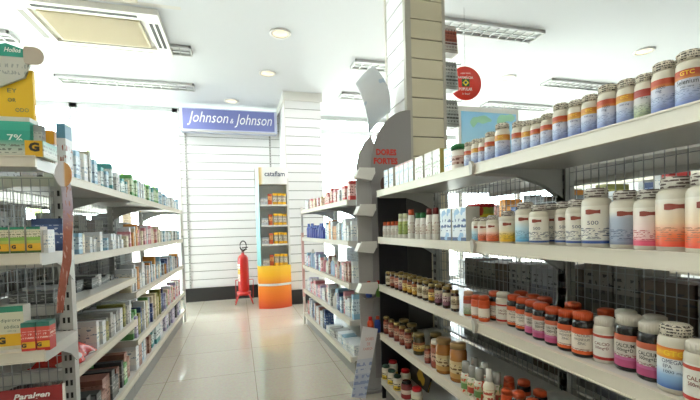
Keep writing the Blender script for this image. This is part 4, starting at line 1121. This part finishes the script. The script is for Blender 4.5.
MB().box(-.06, .34, -.066, .12, 0, .02).build('foot_plate', GC, t)
tag(t, 'grey cardboard floor display lettered DORES FORTES between the two right gondolas', 'display')
for z in (.615, .395):
    MB().box(-.015, .135, -.128, -.076, z - .006, z).build('small_tray', GC, t)
for (x, y, z, k, l) in ((.760, 2.262, .615, 'orangecap', 'blue bottle with orange cap on the grey display, left of the green one'), (.825, 2.262, .615, 'redcap', 'green bottle with red cap on the grey floor display'),
                        (.765, 2.262, .395, 'orangeb', 'orange-red bottle on the lower tray of the grey display'), (.812, 2.262, .395, 'orangecap', 'blue bottle with orange cap on the lower tray of the grey display')):
    o, lk = unit_bottle(k); o.scale = (.04, .04, .10); o.location = (x, y, z); tag(o, l, 'bottle')
for x0_, x1_, c_, l_ in ((.815, 1.0, '17171b', 'near-black end board closing the near right gondola, left part'), (1.003, 1.165, '4a4845', 'dark grey end board closing the near right gondola, right part')):
    o = MB().box(x0_, x1_, 2.212, 2.222, 0, 1.235).build('end_board', mat('board_' + c_, c_, .45, noise=.25)); tag(o, l_, 'board')
# pale curved header poster
m = MB(); vs = []; n = 12
c00, c10, c11, c01 = Vector((.785, 2.50, 2.004)), Vector((.915, 2.50, 2.13)), Vector((1.045, 2.54, 1.842)), Vector((.872, 2.50, 1.68))
for off in (0, .014):
    for i in range(n + 1):
        for j in range(n + 1):
            u, v = i / n, j / n
            p = c00 * (1 - u) * (1 - v) + c10 * u * (1 - v) + c11 * u * v + c01 * (1 - u) * v
            vs.append((p.x + .02 * math.sin(PI * v) * u, p.y + off - .05 * math.sin(PI * v), p.z + .012 * math.sin(PI * u)))
nn = (n + 1) ** 2
fs = []
for i in range(n):
    for j in range(n):
        f_ = (i * (n + 1) + j, (i + 1) * (n + 1) + j, (i + 1) * (n + 1) + j + 1, i * (n + 1) + j + 1)
        fs += [f_, tuple(reversed([k + nn for k in f_]))]
for k in range(len(edge)): fs.append((edge[k], edge[(k + 1) % len(edge)], edge[(k + 1) % len(edge)] + nn, edge[k] + nn))
m._a(vs, fs, 0, True)
MB().tube([(.93, 2.515, 1.75), (.93, 2.515, .0)], .006).build('poster_pole', METAL) if False else None
o = m.build('header_poster', mprint('poster_pale', [(0, 'd5dfe8'), (.5, 'e8eaec'), (1, 'dfe5ea')], 'LINEAR', blotch=('c0d0e0', 3, .6)))
tag(o, 'pale curved poster rising behind the grey display, left of the column', 'poster')

# ------------------------------------------------------------------ things beyond the column
# hanging packets on the column's right flank
PKT = mprint('blister_pack', [(0, 'b9bcb8'), (.6, 'd0d0ca'), (.85, '9a9c98')], ink=('5a5a56', .1, .9, 8, 6, .5), rough=.25)
PKR = mprint('blister_red', [(0, 'c9c0b4'), (.4, 'a85a48'), (.8, 'd0c8c0')], ink=('5a2a26', .1, .9, 8, 6, .5), rough=.25)
for zi, (z, m_, nm) in enumerate(((2.37, PKR, 'upper'), (2.13, PKT, 'middle'), (1.88, PKT, 'lower'))):
    for k in range(4):
        o = empty('blister_pack', (CX1 + .025 + k * .02, 2.37, z))
        MB().prism([(-.012, -.18), (.012 + .004 * k, -.18), (.012, -.02), (.004, 0), (-.004, 0), (-.012, -.02)], 'y', -.04, .04).build('pack', m_, o)
        reg(o, ['grey', 'grey', 'grey', 'grey'][k] + ' blister pack', 'the %s hook right of the column' % nm, 'packet', 'blister packs on the column')
    o = MB().tube([(CX1, 2.37, z + .006), (CX1 + .15, 2.37, z + .006), (CX1 + .155, 2.37, z + .016)], .003, 6).build('display_hook', METAL)
    tag(o, '%s metal hook holding packs right of the cream column' % nm, 'hook')
# red round sign
t = empty('round_sign', (1.94, 3.0, 2.27))
MB().lathe([(0, 0), (.145, 0), (.145, .01), (0, .01)], 40, ax='y').build('disc', mat('sign_red', 'd9301f', .4), t)
text_flat('lettering', [dict(s='aqui tem', w=.09, h=.02, cz=.085), dict(s='FARMÁCIA', w=.14, h=.026, cz=.052, off=.02), dict(s='POPULAR', w=.12, h=.026, cz=-.05, off=.02), dict(s='do Brasil', w=.07, h=.015, cz=-.09)], INKW, t, lambda u, v: (u, -.0015, v))
e_ = MB().box(-.035, .035, -.003, -.001, -.028, .036).build('emblem', mat('emblem_dark', '1f5a30', .5), t)
MB().prism([(-.03, .004), (0, .032), (.03, .004), (0, -.024)], 'y', -.005, -.003).build('diamond', mat('emblem_yellow', 'e8d23a', .5), e_)
MB().lathe([(0, -.007), (.011, -.007), (.011, -.005), (0, -.005)], 16, (0, 0, .004), ax='y').build('centre', mat('emblem_blue', '1f3a70', .5), e_)
t.rotation_euler.z = R(-8)
MB().tube([(0, .005, .12), (0, .005, H - 2.27)], .0015, 5).build('cord', METAL, t)
tag(t, 'red round hanging sign with small Brazilian diamond emblem, right of the column', 'sign')
# lit blue poster
t = empty('wall_poster', (2.93, 4.05, 1.68))
MB().box(-.42, .42, 0, .05, 0, .75).build('frame', WHITE, t)
MB().box(-.38, .38, -.006, 0, .05, .69).build('picture', mprint('poster_sky', [(0, '9fcf9a'), (.25, '9fd4e4'), (.5, 'a8d6ee'), (1, '8cc4e6')], 'LINEAR', blotch=('9fd0b0', 3, .62)), t)
text_flat('lettering', [dict(s='CANCUN', w=.3, h=.06, cx=.12, cz=.55)], mat('ink_poster_blue', '3a7cc0', .5), t, lambda u, v: (u, -.0075, v)) if False else None
MB().box(-.42, -.38, 0, .05, -1.66, 0).box(.38, .42, 0, .05, -1.66, 0).build('legs', WHITE, t)
tag(t, 'blue sky poster on a white frame behind the bottles, right of the column', 'poster')

# distant shelving along the right wall
gondola(GW, 'wall_shelving', 'distant wall shelving full of bright packs, seen through the right wire grid', [(0, 1.2, [1.55, 1.25, .95, .6, .25]), (1.2, 2.4, [1.55, 1.25, .95, .6, .25]), (2.4, 3.6, [1.55, 1.25, .95, .6, .25])], grid=(.2, .2), top=1.9, rear=False)
for zi, z in enumerate((1.55, 1.25, .95)):
    fill(GW, .02, 3.55, z, "distant wall unit, %s shelf" % ('top', 'second', 'third')[zi], 'packs on the distant wall unit', [mk('navy sky white red navy'), mk('red white navy brown white'), mk('white cream sky')][zi], (.16, .24), (.14, .22))
# low gondola in the next aisle to the right
gondola(G3, 'gondola_shelving', 'low gondola in the next aisle, seen through the right wire grid', [(0, 1.0, [1.10, .78, .46, .15]), (1.0, 2.0, [1.10, .78, .46, .15]), (2.0, 3.0, [1.10, .78, .46, .15])], grid=(.08, .1), top=1.15, rear=False)
g = 'packs on the low gondola in the next aisle'
NG = 'next aisle gondola, %s shelf'
fill(G3, .02, .98, 1.10, NG % 'top', g, mk('red white navy white red'), (.15, .24), (.03, .06), (.1, .2))
fill(G3, 1.02, 1.98, 1.10, NG % 'top', g, mk('olive dark orange white teal dark'), (.10, .2), (.06, .11), (.1, .2))
fill(G3, 2.02, 2.98, 1.10, NG % 'top', g, mk('orange cream navy red brown'), (.08, .17), (.06, .1), (.1, .2))
for z_, n_ in ((.78, 'second'), (.46, 'third'), (.15, 'lowest')):
    for a_ in (0, 1, 2):
        fill(G3, a_ + .03, a_ + .97, z_, NG % n_, g, mk('grey dark brown white navy'), (.15, .26), (.1, .17), (.15, .25))

finish_labels()
